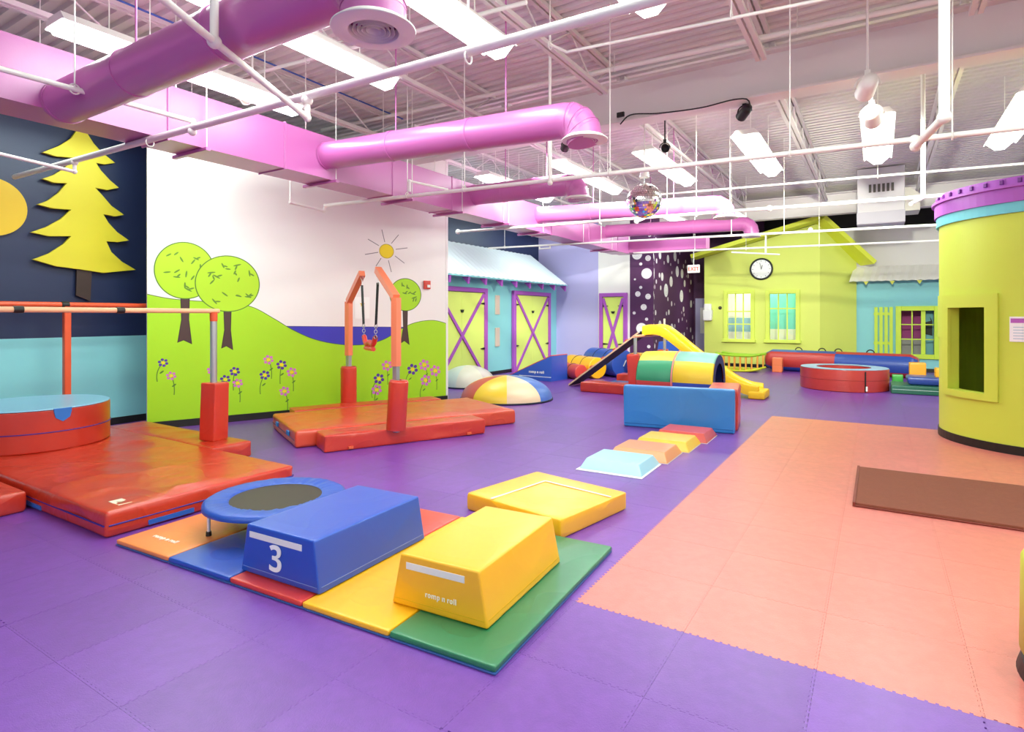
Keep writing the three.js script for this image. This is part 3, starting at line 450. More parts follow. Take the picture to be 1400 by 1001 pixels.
{
  const A = PV(445, 281, 5.85), B = PV(1400, 174, 5.85), w0 = PV(443, 288, 5.85), w1 = PU(397, 277, A.x - 0.1), dn = PV(1291, 160, 5.1), up = new THREE.Vector3(dn.x, DECK, dn.z), e = PV(1252, 200, 5.85);
  const ua = PV(560, 262, 5.85), ub = ua.clone().add(new THREE.Vector3(0, 0.14, 0)), uc = PU(612, 259, ua.x);
  pipe('white sprinkler branch running above the disco ball towards the round tower', [[A, B, 0.024], [A, w0, 0.02], [w0, w1, 0.02], [w1, w1.clone().setY(w1.y + 0.4), 0.014], [dn, up, 0.034], [dn, e, 0.03], [e, PV(1250, 191, 5.85), 0.03], [ua, ub, 0.018], [ub, uc, 0.016]], [[A, 0.03], [w0, 0.03], [w1, 0.026], [dn, 0.046], [e, 0.044], [ub, 0.024], [PV(1250, 191, 5.85), 0.04]], [PV(557, 267, 5.85), PV(635, 258, 5.85), PV(834, 235, 5.85), PV(1080, 209, 5.85), PV(1302, 185, 5.85)]);
  const r0 = PV(752, 250, 5.8), r1 = PV(752, 165, 5.8), r2 = new THREE.Vector3(r1.x, DECK, r1.z);
  pipe('upright white riser pipe beside the pink round duct elbow', [[r0, r1, 0.022], [r1, r2, 0.016]], [[r1, 0.032], [r0, 0.03]]);
}
{
  const A = PV(626, 317, 9.3), B = PV(1291, 267, 9.3); pipe('white sprinkler branch passing just below the disco ball', [[A, B, 0.024], [PV(870, 303, 9.3), PU(920, 283, PV(870, 303, 9.3).x), 0.022], [PV(1262, 270, 9.3), new THREE.Vector3(PV(1262, 270, 9.3).x, DECK, -9.3), 0.026], [PV(1262, 270, 9.3), PV(1245, 279, 8.95), 0.022]], [[A, 0.05], [PV(870, 303, 9.3), 0.04], [PV(1052, 285, 9.3), 0.045]], [PV(820, 303, 9.3), PV(912, 296, 9.3), PV(952, 293, 9.3), PV(998, 290, 9.3)]);
}
{
  const A = PV(668, 339.5, 12.0), B = PV(1330, 305, 12.0), c = PV(752, 334, 12.0), d = c.clone().add(new THREE.Vector3(0, -0.09, 0)), e = d.clone().add(new THREE.Vector3(-0.28, 0, 0)), f = e.clone().add(new THREE.Vector3(0, 0.1, 0));
  pipe('white sprinkler branch in front of the barn roof and the gable', [[A, B, 0.022], [c, d, 0.016], [d, e, 0.016], [e, f, 0.016]], [[d, 0.02], [e, 0.02], [PV(1108, 314, 12.0), 0.04]], [PV(690, 338, 12.0), PV(822, 331, 12.0), PV(1000, 321, 12.0), PV(1072, 317, 12.0)]);
}
{
  const A = PV(866, 346, 14.8), B = PV(1330, 327, 14.8); pipe('lowest white sprinkler branch in front of the play house clock', [[A, B, 0.022], [PV(1047, 338, 14.8), PV(1047, 322, 14.8), 0.02], [PV(1000, 345, 14.5), PV(1066, 348, 14.5), 0.018], [PV(1047, 338, 14.7), PV(1047, 347, 14.5), 0.02]], [], [PV(1020, 340, 14.8), PV(1120, 336, 14.8), PV(950, 342, 14.8)]);
}
{ const A = PV(890, 267, 11.6), B = PV(1420, 222, 11.6); pipe('high white conduit crossing below the far fluorescent fixtures', [[A, B, 0.02]], [], [PV(1000, 258, 11.6), PV(1200, 241, 11.6)]); }
{ const A = PV(440, 178, 7.0), B = PV(1420, -28, 7.0); pipe('thick white pipe hung just in front of the white girder', [[A, B, 0.03]], [], [PV(1090, 41, 7.0), PV(840, 94, 7.0)]); }
{ const A = PV(690, 58, 5.0), B = PV(1010, -8, 5.0); pipe('thin white conduit bending towards the near joists', [[PV(750, 60, 5.0), PV(775, 71, 5.2), 0.014], [PV(775, 71, 5.2), PV(1200, -16, 5.2), 0.014]], [], [PV(1000, 20, 5.2), PV(752, 62, 5.0)]); }
{ const A = PV(350, 100, 4.5), B = PV(720, 3, 4.5); pipe('thin white conduit crossing the bright near fixtures', [[A, B, 0.02]], [], [PV(560, 45, 4.5), PV(420, 82, 4.5)]); }
{ const a = onV(545, 155, 7.2), t = thing('blue_conduit', 'thin blue conduit running along the near roof joists', 'conduit', a.u, Math.min(a.y, DECK - 0.06), 7.3); part(t, 'tube', rod(new THREE.Vector3(0, 0, 0), new THREE.Vector3(0.05, 0, 9), 0.012, 8), paint(0x3f5fae, 0.5)); part(t, 'strap', rod(new THREE.Vector3(0.02, 0, 1), new THREE.Vector3(0.02, DECK - a.y, 1), 0.006, 6), pipeWhite); }
// ---- disco ball
{
  const p = onV(881, 274.5, 8.2), t = thing('disco_ball', 'mirrored disco ball hanging from the ceiling', 'disco ball', p.u, p.y, 8.2), R = 0.245;
  const mir = new THREE.MeshStandardMaterial({ color: 0xf2f0ee, metalness: 1, roughness: 0.06 });
  part(t, 'core', new THREE.SphereGeometry(R - 0.004, 32, 20), plain(0x555255, 0.6));
  const tiles = [], N = 22; for (let i = 1; i < N; i++) { const th = i / N * Math.PI, n = Math.max(4, Math.round(Math.sin(th) * N * 2)); for (let k = 0; k < n; k++) { const ph = k / n * 2 * Math.PI, s = R * Math.PI / N * 0.94, d = new THREE.Vector3(Math.sin(th) * Math.cos(ph), Math.cos(th), Math.sin(th) * Math.sin(ph)); const g = new THREE.BoxGeometry(s, s, 0.004); g.applyMatrix4(new THREE.Matrix4().lookAt(d, new THREE.Vector3(), UP)); g.translate(d.x * R, d.y * R, d.z * R); tiles.push(g); } }
  const m = part(t, 'mirror_tiles', merge(tiles), mir); m.userData.kind = 'stuff';
  part(t, 'motor', new THREE.CylinderGeometry(0.06, 0.07, 0.1, 20), pipeWhite, [0, R + 0.14, 0]); part(t, 'chain', rod(new THREE.Vector3(0, R - 0.01, 0), new THREE.Vector3(0, R + 0.1, 0), 0.006, 6), steel); part(t, 'drop_rod', rod(new THREE.Vector3(0, R + 0.19, 0), new THREE.Vector3(0, DECK - p.y, 0), 0.012, 8), pipeWhite);
}
// ---- spot lamps, floods, speaker
function spot(px, py, v, label, mat, size, tilt, turn, yTop = DECK) {
  const p = onV(px, py, v), t = thing('spot_lamp', label, 'spotlight', p.u, p.y, v, turn);
  const can = lathe([[0, 0.11], [0.05, 0.11], [0.065, 0.05], [0.07, -0.11], [0.062, -0.11], [0.055, -0.06], [0, -0.05]].map(([x, y]) => [x * size, y * size]), 24);
  part(t, 'can', can, mat, [0, 0, 0], [tilt, 0, 0]); part(t, 'yoke', new THREE.TorusGeometry(0.085 * size, 0.009 * size, 6, 16, Math.PI), mat, [0, 0, 0]); part(t, 'clamp', bevelG(0.05 * size, 0.06 * size, 0.05 * size, 0.005), mat, [0, 0.11 * size, 0]); part(t, 'stem', rod(new THREE.Vector3(0, 0.1 * size, 0), new THREE.Vector3(0, yTop - p.y, 0), 0.01, 8), mat); return t;
}

spot(909, 202, 8.3, 'small black spotlight facing the play mats beside the disco ball', black, 0.85, -1.2, 0.4);

function flood(px, py, v, label, aim, yTop, body = pipeWhite, power = FLOOD.power, k = 1.3) {
  const p = onV(px, py, v), P = W(p.u, p.y, v), dir = aim.clone().sub(P).normalize(), t = thing('flood_lamp', label, 'spotlight', p.u, p.y, v), canMat = body.clone(); canMat.side = THREE.DoubleSide;
  const can = lathe([[0, 0.11], [0.05, 0.11], [0.065, 0.05], [0.07, -0.11], [0.062, -0.11], [0.055, -0.03], [0, -0.02]].map(([x, y]) => [x * k, y * k]), 28); can.applyQuaternion(new THREE.Quaternion().setFromUnitVectors(new THREE.Vector3(0, -1, 0), dir)); part(t, 'can', can, canMat); part(t, 'yoke', new THREE.TorusGeometry(0.085 * k, 0.009 * k, 6, 16, Math.PI), body, [0, 0, 0]);
  const b = dir.clone().multiplyScalar(0.08 * k); part(t, 'bulb', new THREE.SphereGeometry(0.035 * k, 16, 12), new THREE.MeshStandardMaterial({ color: 0xffffff, emissive: FLOOD.color, emissiveIntensity: 1.5 }), [b.x, b.y, b.z]);
  part(t, 'clamp', bevelG(0.05, 0.08, 0.05, 0.005), body, [0, 0.12, 0]); part(t, 'stem', rod(new THREE.Vector3(0, 0.06, 0), new THREE.Vector3(0, yTop - p.y, 0), 0.012, 8), body);
  const l = new THREE.SpotLight(FLOOD.color, power, 0, 0.5, 0.9, 2); l.position.copy(dir.clone().multiplyScalar(0.15 * k)); l.target.position.copy(dir.clone().multiplyScalar(3)); l.shadow.radius = 4; t.add(l); t.add(l.target);
}
flood(1186, 118, 6.9, 'white cylinder flood lamp in front of the girder', W(-2.6, 1.9, 18.9), DECK);
flood(1192, 158, 7.5, 'white cylinder flood lamp hanging below the girder', W(0.6, 1.7, 19.5), EYE + 2.6);
flood(1018, 153, 7.6, 'black theatre spotlight clamped under the girder', W(-7.2, 1.6, 16), EYE + 2.6, black, 90, 0.95);
flood(774, 198, 7.6, 'black spotlight half hidden behind the pink duct elbow', W(-8.6, 1.6, 13.2), EYE + 2.6, black, 45, 0.9);
{ const p = onV(850, 158, 7.42), t = thing('power_strip', 'black cable loop and plugs hanging on the girder face', 'cable', 0, 0, 0), c = new THREE.CatmullRomCurve3([[848, 170, 7.4], [860, 158, 7.38], [900, 155, 7.38], [960, 147, 7.38], [1005, 136, 7.38], [1022, 136, 7.4], [1026, 146, 7.5]].map((q) => PV(...q))); part(t, 'cable', new THREE.TubeGeometry(c, 40, 0.009, 6), black); part(t, 'plug', bevelG(0.1, 0.06, 0.05), black, [p.u, p.y, -7.38]); }
{ const p = onV(345, 125, 4.4), t = thing('wall_speaker', 'white box speaker hanging above the pink trunk duct', 'speaker', p.u, p.y - 0.12, 4.4, 0.5); part(t, 'cabinet', softBox(0.34, 0.24, 0.22, 0.025), paint(0xf3e9df, 0.5)); part(t, 'mount_rod', rod(new THREE.Vector3(0, 0.23, 0), new THREE.Vector3(0, DECK - p.y + 0.12, 0), 0.014, 8), pipeWhite); part(t, 'bracket', new THREE.TorusGeometry(0.07, 0.008, 6, 16, Math.PI), pipeWhite, [-0.05, 0.01, 0.05], [Math.PI, 0, 0]); }
{ const a = onV(1172, 240, 15.4), b = onV(1237, 303, 15.4), t = thing('air_unit', 'pale grey air handling box with a small louvre below the roof', 'air unit', (a.u + b.u) / 2, b.y, 15.8), w = b.u - a.u, h = DECK - b.y; part(t, 'casing', bevelG(w, h - 0.03, 0.8, 0.01), paint(0xd8d2d6, 0.5), [0, h / 2 - 0.015, 0]); for (let i = 0; i < 6; i++) part(t, 'louvre_slat', boxG(0.05, 0.18, 0.02), plain(0x5a5450, 0.6), [-0.2 + i * 0.085, h * 0.62, 0.405]); part(t, 'lower_band', bevelG(w + 0.02, 0.26, 0.82, 0.005), paint(0xbdb6c2, 0.5), [0, 0.14, 0]);
  part(t, 'side_transition', prism([[0, 0], [0.28, 0], [0.28, 0.35], [0.12, 0.5], [0, 0.52]], 0.7), paint(0xd6cfc4, 0.6), [w / 2, 0.25, -0.4]); }
{ const p = onV(938 + 15, 367.5, 17.6), t = thing('exit_sign', 'white exit sign with red letters in the purple corridor', 'sign', p.u - 0.1, p.y - 0.12, 17.6); part(t, 'housing', softBox(0.36, 0.24, 0.05, 0.01), paint(0xf4e6e2, 0.5)); part(t, 'letters', text('EXIT', 0.11, 0.004), plain(0xe2543c, 0.5), [0, 0.12, 0.024]); part(t, 'stem', rod(new THREE.Vector3(0, 0.23, 0), new THREE.Vector3(0, DECK - p.y + 0.12, 0), 0.012, 8), pipeWhite); }
// pull station, paper on mural wall
{
  const a = Math.atan2(MB.v - MA.v, MB.u - MA.u), nu = Math.sin(a), nv = -Math.cos(a);
  const p = hit(583, 390, MA.u, MA.v, MB.u, MB.v), t = thing('fire_alarm_pull', 'red and white fire alarm pull station on the mural wall', 'fire alarm', p.u + nu * 0.003, p.y - 0.07, p.v + nv * 0.003, a);
  part(t, 'backplate', softBox(0.13, 0.15, 0.04, 0.008), paint(0xd23a2a, 0.4), [0, 0, 0.02]); part(t, 'handle', bevelG(0.06, 0.05, 0.02, 0.004), paint(0xf2efec, 0.4), [0.02, 0.05, 0.045]);
  const q = hit(495, 421, MA.u, MA.v, MB.u, MB.v), s = thing('paper_notice', 'white paper notice with a yellow star on the mural wall', 'notice', q.u + nu * 0.006, q.y - 0.18, q.v + nv * 0.006, a);
  part(s, 'sheet', boxG(0.26, 0.36, 0.003), paint(0xf8f5f0, 0.6), [0, 0.18, 0]); const star = []; for (let i = 0; i < 10; i++) { const r = i % 2 ? 0.02 : 0.05; star.push([Math.sin(i * Math.PI / 5) * r, Math.cos(i * Math.PI / 5) * r]); } part(s, 'star', prism(star, 0.002), paint(0xe8c648, 0.5), [0, 0.24, 0.0015]);
}
// ---- cutouts on the navy wall
{
  const m = (px, py) => { const q = onU(px, py, U0 + 0.05); return [q.v, q.y]; };
  const L = [[106, 176], [96, 190], [80, 200], [57, 209], [75, 214], [98, 216], [88, 230], [72, 240], [57, 245], [72, 250], [90, 251], [78, 265], [64, 275], [50, 280], [70, 285], [96, 287], [82, 300], [62, 311], [41, 318], [66, 323], [96, 323], [86, 334], [66, 347], [44, 355], [75, 364], [106, 368], [140, 373], [183, 369], [164, 358], [150, 345], [143, 330], [160, 331], [174, 329], [158, 318], [146, 305], [139, 293], [155, 296], [167, 294], [150, 282], [138, 268], [128, 257], [145, 260], [160, 257], [148, 247], [136, 234], [129, 223], [142, 225], [155, 223], [138, 210], [126, 197], [117, 183], [112, 176]];
  const t = thing('pine_tree_cutout', 'tall yellow pine tree cutout on the navy wall', 'wall cutout', U0 + 0.03, 0, 0);
  const g = prism(L.map(([x, y]) => m(x, y)), 0.05, 0.004); g.rotateY(Math.PI / 2); part(t, 'foliage_board', g, paint(0xd8cb22, 0.5), [0.01, 0, 0]);
  const tr = prism([[105, 366], [125, 366], [123, 412], [117, 409], [104, 404]].map(([x, y]) => m(x, y)), 0.03, 0.003); tr.rotateY(Math.PI / 2); part(t, 'trunk_board', tr, paint(0x3a2620, 0.6), [0, 0, 0]);
  const c = m(-12, 282), mo = thing('moon_cutout', 'yellow moon disc cutout beside the pine tree', 'wall cutout', U0 + 0.03, c[1], c[0]); const cy = new THREE.CylinderGeometry(0.36, 0.36, 0.05, 48); cy.rotateZ(Math.PI / 2); part(mo, 'disc', cy, paint(0xe2bb16, 0.5));
}
// ---- round tower
{
  const t = thing('round_tower', 'lime green round play tower with window and purple crown', 'tower', 1.82, 0, 9.56), R = 1.13, gm = paint(0xccd94a, 0.5);
  // shell with a window opening: angles measured in world xz
  const th = (px) => { const a = (px - PX) / FOC, du = CS * a - SN, dv = SN * a + CS, b = du * 1.82 + dv * 9.56, A = du * du + dv * dv, c = 1.82 ** 2 + 9.56 ** 2 - R * R, Z = (b - Math.sqrt(Math.max(0, b * b - A * c))) / A; return { a: Math.atan2(-(dv * Z - 9.56), du * Z - 1.82), Z }; };
  const shell = (r0, r1, a0, a1, y0, y1, n = 48) => { const s = new THREE.Shape(); for (let i = 0; i <= n; i++) { const a = a0 + (a1 - a0) * i / n; s[i ? 'lineTo' : 'moveTo'](Math.cos(a) * r1, -Math.sin(a) * r1); } for (let i = n; i >= 0; i--) { const a = a0 + (a1 - a0) * i / n; s.lineTo(Math.cos(a) * r0, -Math.sin(a) * r0); } const g = new THREE.ExtrudeGeometry(s, { depth: y1 - y0, bevelEnabled: false }); g.rotateX(-Math.PI / 2); g.translate(0, y0, 0); return metreUV(g); };
  const w1 = th(1299), w2 = th(1348), yb = EYE - (541 - PY) / FOC * w2.Z, yt = EYE + (PY - 420) / FOC * w2.Z, TAU = Math.PI * 2, top = 2.74;
  let a0 = w1.a, a1 = w2.a; if (a1 < a0) [a0, a1] = [a1, a0];
  part(t, 'lower_shell', shell(R - 0.1, R, 0, TAU, 0.1, yb, 220), gm); part(t, 'upper_shell', shell(R - 0.1, R, 0, TAU, yt, top, 220), gm); part(t, 'mid_shell', shell(R - 0.1, R, a1, a0 + TAU, yb, yt, 220), gm);
  const F = 0.12; part(t, 'window_sill', shell(R - 0.12, R + 0.03, a0 - F, a1 + F, yb - 0.06, yb + 0.02), gm); part(t, 'window_head', shell(R - 0.02, R + 0.03, a0 - F, a1 + F, yt, yt + 0.16), gm); for (const a of [a0 - F / 2, a1 + F / 2]) part(t, 'window_jamb', shell(R - 0.02, R + 0.03, a - F / 2, a + F / 2, yb, yt), gm);
  part(t, 'raised_panel', shell(R - 0.01, R + 0.012, a1 + F, a1 + 0.75, 1.28, yt + 0.16), gm);
  part(t, 'inner_floor', new THREE.CylinderGeometry(R - 0.11, R - 0.11, 0.05, 40), gm, [0, 0.13, 0]); part(t, 'inner_lining', shell(R - 0.14, R - 0.11, a1 + 0.1, a0 + TAU - 0.1, 0.15, top - 0.05, 60), gm); part(t, 'lid', new THREE.CylinderGeometry(R - 0.02, R - 0.02, 0.04, 48), gm, [0, top - 0.02, 0]);
  part(t, 'black_base', shell(R - 0.08, R + 0.012, 0, TAU, 0, 0.1, 80), baseMat);
  part(t, 'teal_band', shell(R - 0.05, R + 0.03, 0, TAU, top - 0.02, top + 0.1, 80), paint(0x6cc4cf, 0.5)); part(t, 'purple_band', shell(R - 0.05, R + 0.05, 0, TAU, top + 0.1, top + 0.26, 80), purpleTrim);
  part(t, 'purple_rim', shell(R - 0.05, R + 0.08, 0, TAU, top + 0.26, top + 0.29, 80), purpleTrim); part(t, 'crown', shell(R - 0.06, R + 0.02, 0, TAU, top + 0.29, top + 0.38, 80), purpleTrim); for (let i = 0; i < 44; i++) { const a = i / 44 * TAU; part(t, 'crown_knob', bevelG(0.035, 0.05, 0.03, 0.004), paint(0x6f2480, 0.5), [Math.cos(a) * (R + 0.025), top + 0.335, Math.sin(a) * (R + 0.025)], [0, -a + Math.PI / 2, 0]); }
  const p1 = th(1381), p2 = th(1404), y0 = EYE - (467 - PY) / FOC * p1.Z, y1 = EYE - (433 - PY) / FOC * p1.Z;
  const ps = thing('poster', 'white rules poster with purple heading on the round tower', 'poster', 1.82, 0, 9.56), pa = Math.min(p1.a, p2.a), pb = Math.max(p1.a, p2.a);
  part(ps, 'sheet', shell(R + 0.013, R + 0.016, pa, pb, y0, y1, 8), paint(0xf6f2f4, 0.5)); part(ps, 'heading', shell(R + 0.015, R + 0.018, pa + 0.01, pb - 0.01, y1 - 0.07, y1 - 0.02, 8), paint(0xb45bb8, 0.5)); for (let i = 0; i < 5; i++) part(ps, 'text_line', shell(R + 0.015, R + 0.018, pa + 0.02, pb - 0.03, y0 + 0.03 + i * 0.032, y0 + 0.038 + i * 0.032, 6), plain(0xa9c4d8, 0.6));
  const dr = thing('low_drum', 'lime green padded drum seat with dark base at the pink floor edge', 'seat', 0.98, 0, 3.355);
  part(dr, 'drum', lathe([[0, 0.54], [0.38, 0.54], [0.425, 0.525], [0.445, 0.49], [0.45, 0.1], [0, 0.1]], 64), gm); part(dr, 'base', lathe([[0, 0.1], [0.43, 0.1], [0.46, 0], [0, 0]], 64), baseMat);
}

// ================================================================ PLAY EQUIPMENT
const setUp = (t, name, w, h, d, mat, o = {}) => part(t, name, softBox(w, h, d, o.r ?? 0.02, o), mat, o.pos || [0, 0, 0]);
const logo = (t, s, pos, rot) => part(t, 'logo', text('romp n roll', s, 0.002), plain(0xfff6e6, 0.5), pos, rot, 'white lettering');
// ---- folding panel mat
{
  const rot = 0.055, t = thing('folding_panel_mat', 'five-colour folding panel mat under the trampoline and the two blocks', 'gym mat', -2.94, 0, 2.787, rot);
  const cols = [C.orange, C.blue, C.red, C.yellow, C.green], nm = ['orange_panel', 'blue_panel', 'red_panel', 'yellow_panel', 'green_panel'];
  cols.forEach((c, i) => { part(t, nm[i], softBox(0.594, 0.032, 1.52, 0.012, { warp: 0.004, freq: 4, seed: i * 5 + 1, cell: 0.07 }), vinyl(i === 2 ? 0xd8382a : c, 0.008), [(i - 2) * 0.6, 0.008, 0]); part(t, 'blue_underside', softBox(0.596, 0.012, 1.525, 0.005), vinyl(0x2f5a9e, 0.004), [(i - 2) * 0.6, 0, 0]); });
  logo(t, 0.035, [-1.2, 0.0425, 0.6], [-Math.PI / 2, 0, 0]);
}
// ---- trapezoid blocks
function trapBlock(name, label, u, v, rot, w, h, d, inset, col, num) {
  const t = thing(name, label, 'foam block', u, 0.042, v, rot), m = vinyl(col, 0.006);
  part(t, 'body', softBox(w, h, d, 0.012, { inset: [inset, 0.005], cell: 0.08 }), m);
  const z = d / 2 + 0.001, ft = w / 2 - inset - 0.05;
  part(t, 'white_strip', bevelG(ft * 2 - 0.02, 0.035, 0.004, 0.001), plain(0xe9e6e4, 0.5), [num ? -0.03 : -0.02, h - 0.055, z - 0.003], [-0.012, 0, 0]);
  if (num) part(t, 'number', text(num, 0.15, 0.003), plain(0xf4f4f4, 0.5), [-0.02, h * 0.46, z], [-0.012, 0, 0], 'white numeral'); else logo(t, 0.026, [0.02, h * 0.33, z], [-0.012, 0, 0]);
  for (const s of [-1, 1]) part(t, 'hem_stitch', bar(new THREE.Vector3(s * (w / 2 - inset * 0.12 + 0.001), 0.035, -d / 2 + 0.02), new THREE.Vector3(s * (w / 2 - inset * 0.12 + 0.001), 0.035, d / 2 - 0.02), 0.002, 0.003), plain(num ? 0x7d93cc : 0xe6b012, 0.6));
  part(t, 'hem_stitch', bar(new THREE.Vector3(-w / 2 + 0.02, 0.035, z - 0.001), new THREE.Vector3(w / 2 - 0.02, 0.035, z - 0.001), 0.002, 0.003), plain(num ? 0x7d93cc : 0xe6b012, 0.6));
  return t;
}
trapBlock('trapezoid_block', 'blue trapezoid foam block marked with a white 3', -2.92, 2.585, 0.05, 0.66, 0.285, 0.93, 0.05, 0x1a4fb8, '3');
trapBlock('trapezoid_block', 'yellow trapezoid foam block with white lettering', -1.92, 2.755, 0.07, 0.59, 0.27, 0.89, 0.055, C.yellow);
// ---- yellow square mat
{ const t = thing('square_landing_mat', 'yellow square mat with a white tape corner behind the yellow block', 'gym mat', -2.26, 0, 4.15, -0.18); part(t, 'body', softBox(0.95, 0.14, 0.88, 0.02, { warp: 0.006, seed: 4, cell: 0.08 }), vinyl(C.yellow, 0.012)); const tp = plain(0xfff3d8, 0.5); part(t, 'tape_line', boxG(0.02, 0.003, 0.66), tp, [-0.2, 0.1465, 0.11]); part(t, 'tape_line', boxG(0.66, 0.003, 0.02), tp, [0.13, 0.147, -0.22]); }
// ---- trampoline
{
  const t = thing('mini_trampoline', 'small round trampoline with blue pad beside the blue block', 'trampoline', -3.72, 0.042, 2.71), R = 0.485, n = 120, pos = [], idx = [], y = 0.205;
  for (let i = 0; i <= n; i++) { const a = i / n * 2 * Math.PI, p = vnoise(Math.cos(a) * 7, Math.sin(a) * 7, 3) * 0.5 + vnoise(Math.cos(a) * 19, Math.sin(a) * 19, 9); [[0.315, -0.004], [0.33, 0.006 + p * 0.006], [0.4, 0.012 + p * 0.004], [0.46, 0.01 + p * 0.002], [R, -0.004], [R + 0.003, -0.03], [R - 0.012, -0.036]].forEach(([r, h]) => pos.push(Math.cos(a) * r, y + h, Math.sin(a) * r)); }
  for (let i = 0; i < n; i++) for (let k = 0; k < 6; k++) { const p = i * 7 + k, q = p + 7; idx.push(p, p + 1, q, q, p + 1, q + 1); }
  const g = new THREE.BufferGeometry(); g.setAttribute('position', new THREE.Float32BufferAttribute(pos, 3)); g.setIndex(idx); g.computeVertexNormals(); const gg = metreUV(g);
  part(t, 'safety_pad', gg, new THREE.MeshPhysicalMaterial({ color: 0x2450b0, roughness: 0.45, side: THREE.DoubleSide, clearcoat: 0.2, clearcoatRoughness: 0.4 }));
  part(t, 'jump_mat', new THREE.CylinderGeometry(0.33, 0.33, 0.004, 64), plain(0x3b3226, 0.55), [0, y - 0.008, 0]); part(t, 'steel_ring', new THREE.TorusGeometry(0.455, 0.013, 8, 64), steel, [0, y - 0.025, 0], [Math.PI / 2, 0, 0]);
  for (let i = 0; i < 6; i++) { const a = 2.04 + i * Math.PI / 3, x = Math.cos(a) * 0.44, z = Math.sin(a) * 0.44; const l = part(t, 'leg', rod(new THREE.Vector3(x, 0.012, z), new THREE.Vector3(x, y - 0.03, z), 0.012, 12), plain(0xe4e6ea, 0.3, 0.5)); part(l, 'rubber_foot', new THREE.CylinderGeometry(0.017, 0.019, 0.03, 14), black, [x, 0.015, z]); }
}
// ---- crash mat and mats at the left bars
const redV = vinyl(0xc83319, 0.022, 0.36), redV2 = vinyl(0xd0351f, 0.014, 0.4), orV = vinyl(0xdd4a2a, 0.02, 0.38);
{
  const u0 = -8.5, u1 = -4.57, v0 = 1.96, v1 = 3.52, t = thing('crash_mat', 'large red crash mat with blue piping below the parallel bars', 'gym mat', (u0 + u1) / 2, 0, (v0 + v1) / 2, 0);
  const w = u1 - u0, d = v1 - v0; part(t, 'body', softBox(w, 0.18, d, 0.03, { warp: 0.014, freq: 2.6, seed: 9, cell: 0.045, max: 90, fold: 0.016 }), redV);
  for (const s of [-1, 1]) { part(t, 'piping', rod(new THREE.Vector3(-w / 2 + 0.02, 0.085, s * (d / 2 + 0.002)), new THREE.Vector3(w / 2 - 0.02, 0.085, s * (d / 2 + 0.002)), 0.006, 8), plain(0x33258c, 0.5)); part(t, 'piping', rod(new THREE.Vector3(s * (w / 2 + 0.002), 0.085, -d / 2 + 0.02), new THREE.Vector3(s * (w / 2 + 0.002), 0.085, d / 2 - 0.02), 0.006, 8), plain(0x33258c, 0.5)); }
  part(t, 'carry_strap', bevelG(0.012, 0.035, 0.34, 0.003), plain(0x2a62b8, 0.6), [w / 2 + 0.006, 0.035, d / 2 - 0.45]); part(t, 'carry_strap', bevelG(0.3, 0.035, 0.012, 0.003), plain(0x2a62b8, 0.6), [w / 2 - 1.2, 0.035, d / 2 + 0.006]);
  part(t, 'maker_label', bevelG(0.16, 0.003, 0.09, 0.001), plain(0xf0e6c8, 0.6), [w / 2 - 0.17, 0.187, d / 2 - 0.17], [0, 0.0, 0], 'cream care label'); part(t, 'maker_label_print', prism([[-0.03, -0.02], [0.03, -0.02], [0.01, 0.03]], 0.001), plain(0x9a6a52, 0.6), [w / 2 - 0.16, 0.189, d / 2 - 0.17], [-Math.PI / 2, 0, 0]);
  const s = thing('base_mat', 'red padded base strip at the near post of the parallel bars', 'gym mat', (-8.2 - 5.9) / 2, 0, 3.76); part(s, 'body', softBox(2.3, 0.175, 0.46, 0.03, { warp: 0.012, freq: 4, seed: 21, cell: 0.05, max: 50, fold: 0.016 }), redV);
  const q = thing('base_mat', 'red padded strip in front of the crash mat with blue piping', 'gym mat', -6.95, 0, 1.6); part(q, 'body', softBox(2.4, 0.165, 0.62, 0.03, { warp: 0.012, freq: 4, seed: 33, cell: 0.05, max: 50, fold: 0.016 }), redV);
}
// ---- red round block with light blue top
{ const t = thing('round_block', 'red round foam drum with pale blue top on the crash mat', 'foam block', -7.72, 0.19, 2.62), R = 0.68; part(t, 'drum', lathe([[0, 0], [R - 0.02, 0], [R, 0.02], [R, 0.41], [R - 0.01, 0.425], [0, 0.425]], 72), vinyl(0xc02c16, 0.004)); part(t, 'pale_top', lathe([[0, 0.436], [R - 0.02, 0.436], [R - 0.004, 0.43], [R - 0.004, 0.42], [0, 0.42]], 72), vinyl(0x8cc3e2, 0.004)); part(t, 'seam', new THREE.TorusGeometry(R + 0.002, 0.006, 6, 72), plain(0x4a2a92, 0.5), [0, 0.2, 0], [Math.PI / 2, 0, 0]); const tb = prism([[-0.075, 0.03], [0.075, 0.03], [0.075, 0], [0.06, -0.06], [0, -0.1], [-0.06, -0.06], [-0.075, 0]], 0.012, 0.002); const a = 0.12; part(t, 'pull_tab', tb, plain(0x2a78d0, 0.5), [Math.cos(a) * (R + 0.0), 0.4, -Math.sin(a) * (R - 0.6) + 0.35 * 0], [0, Math.PI / 2 - 0, 0]); }
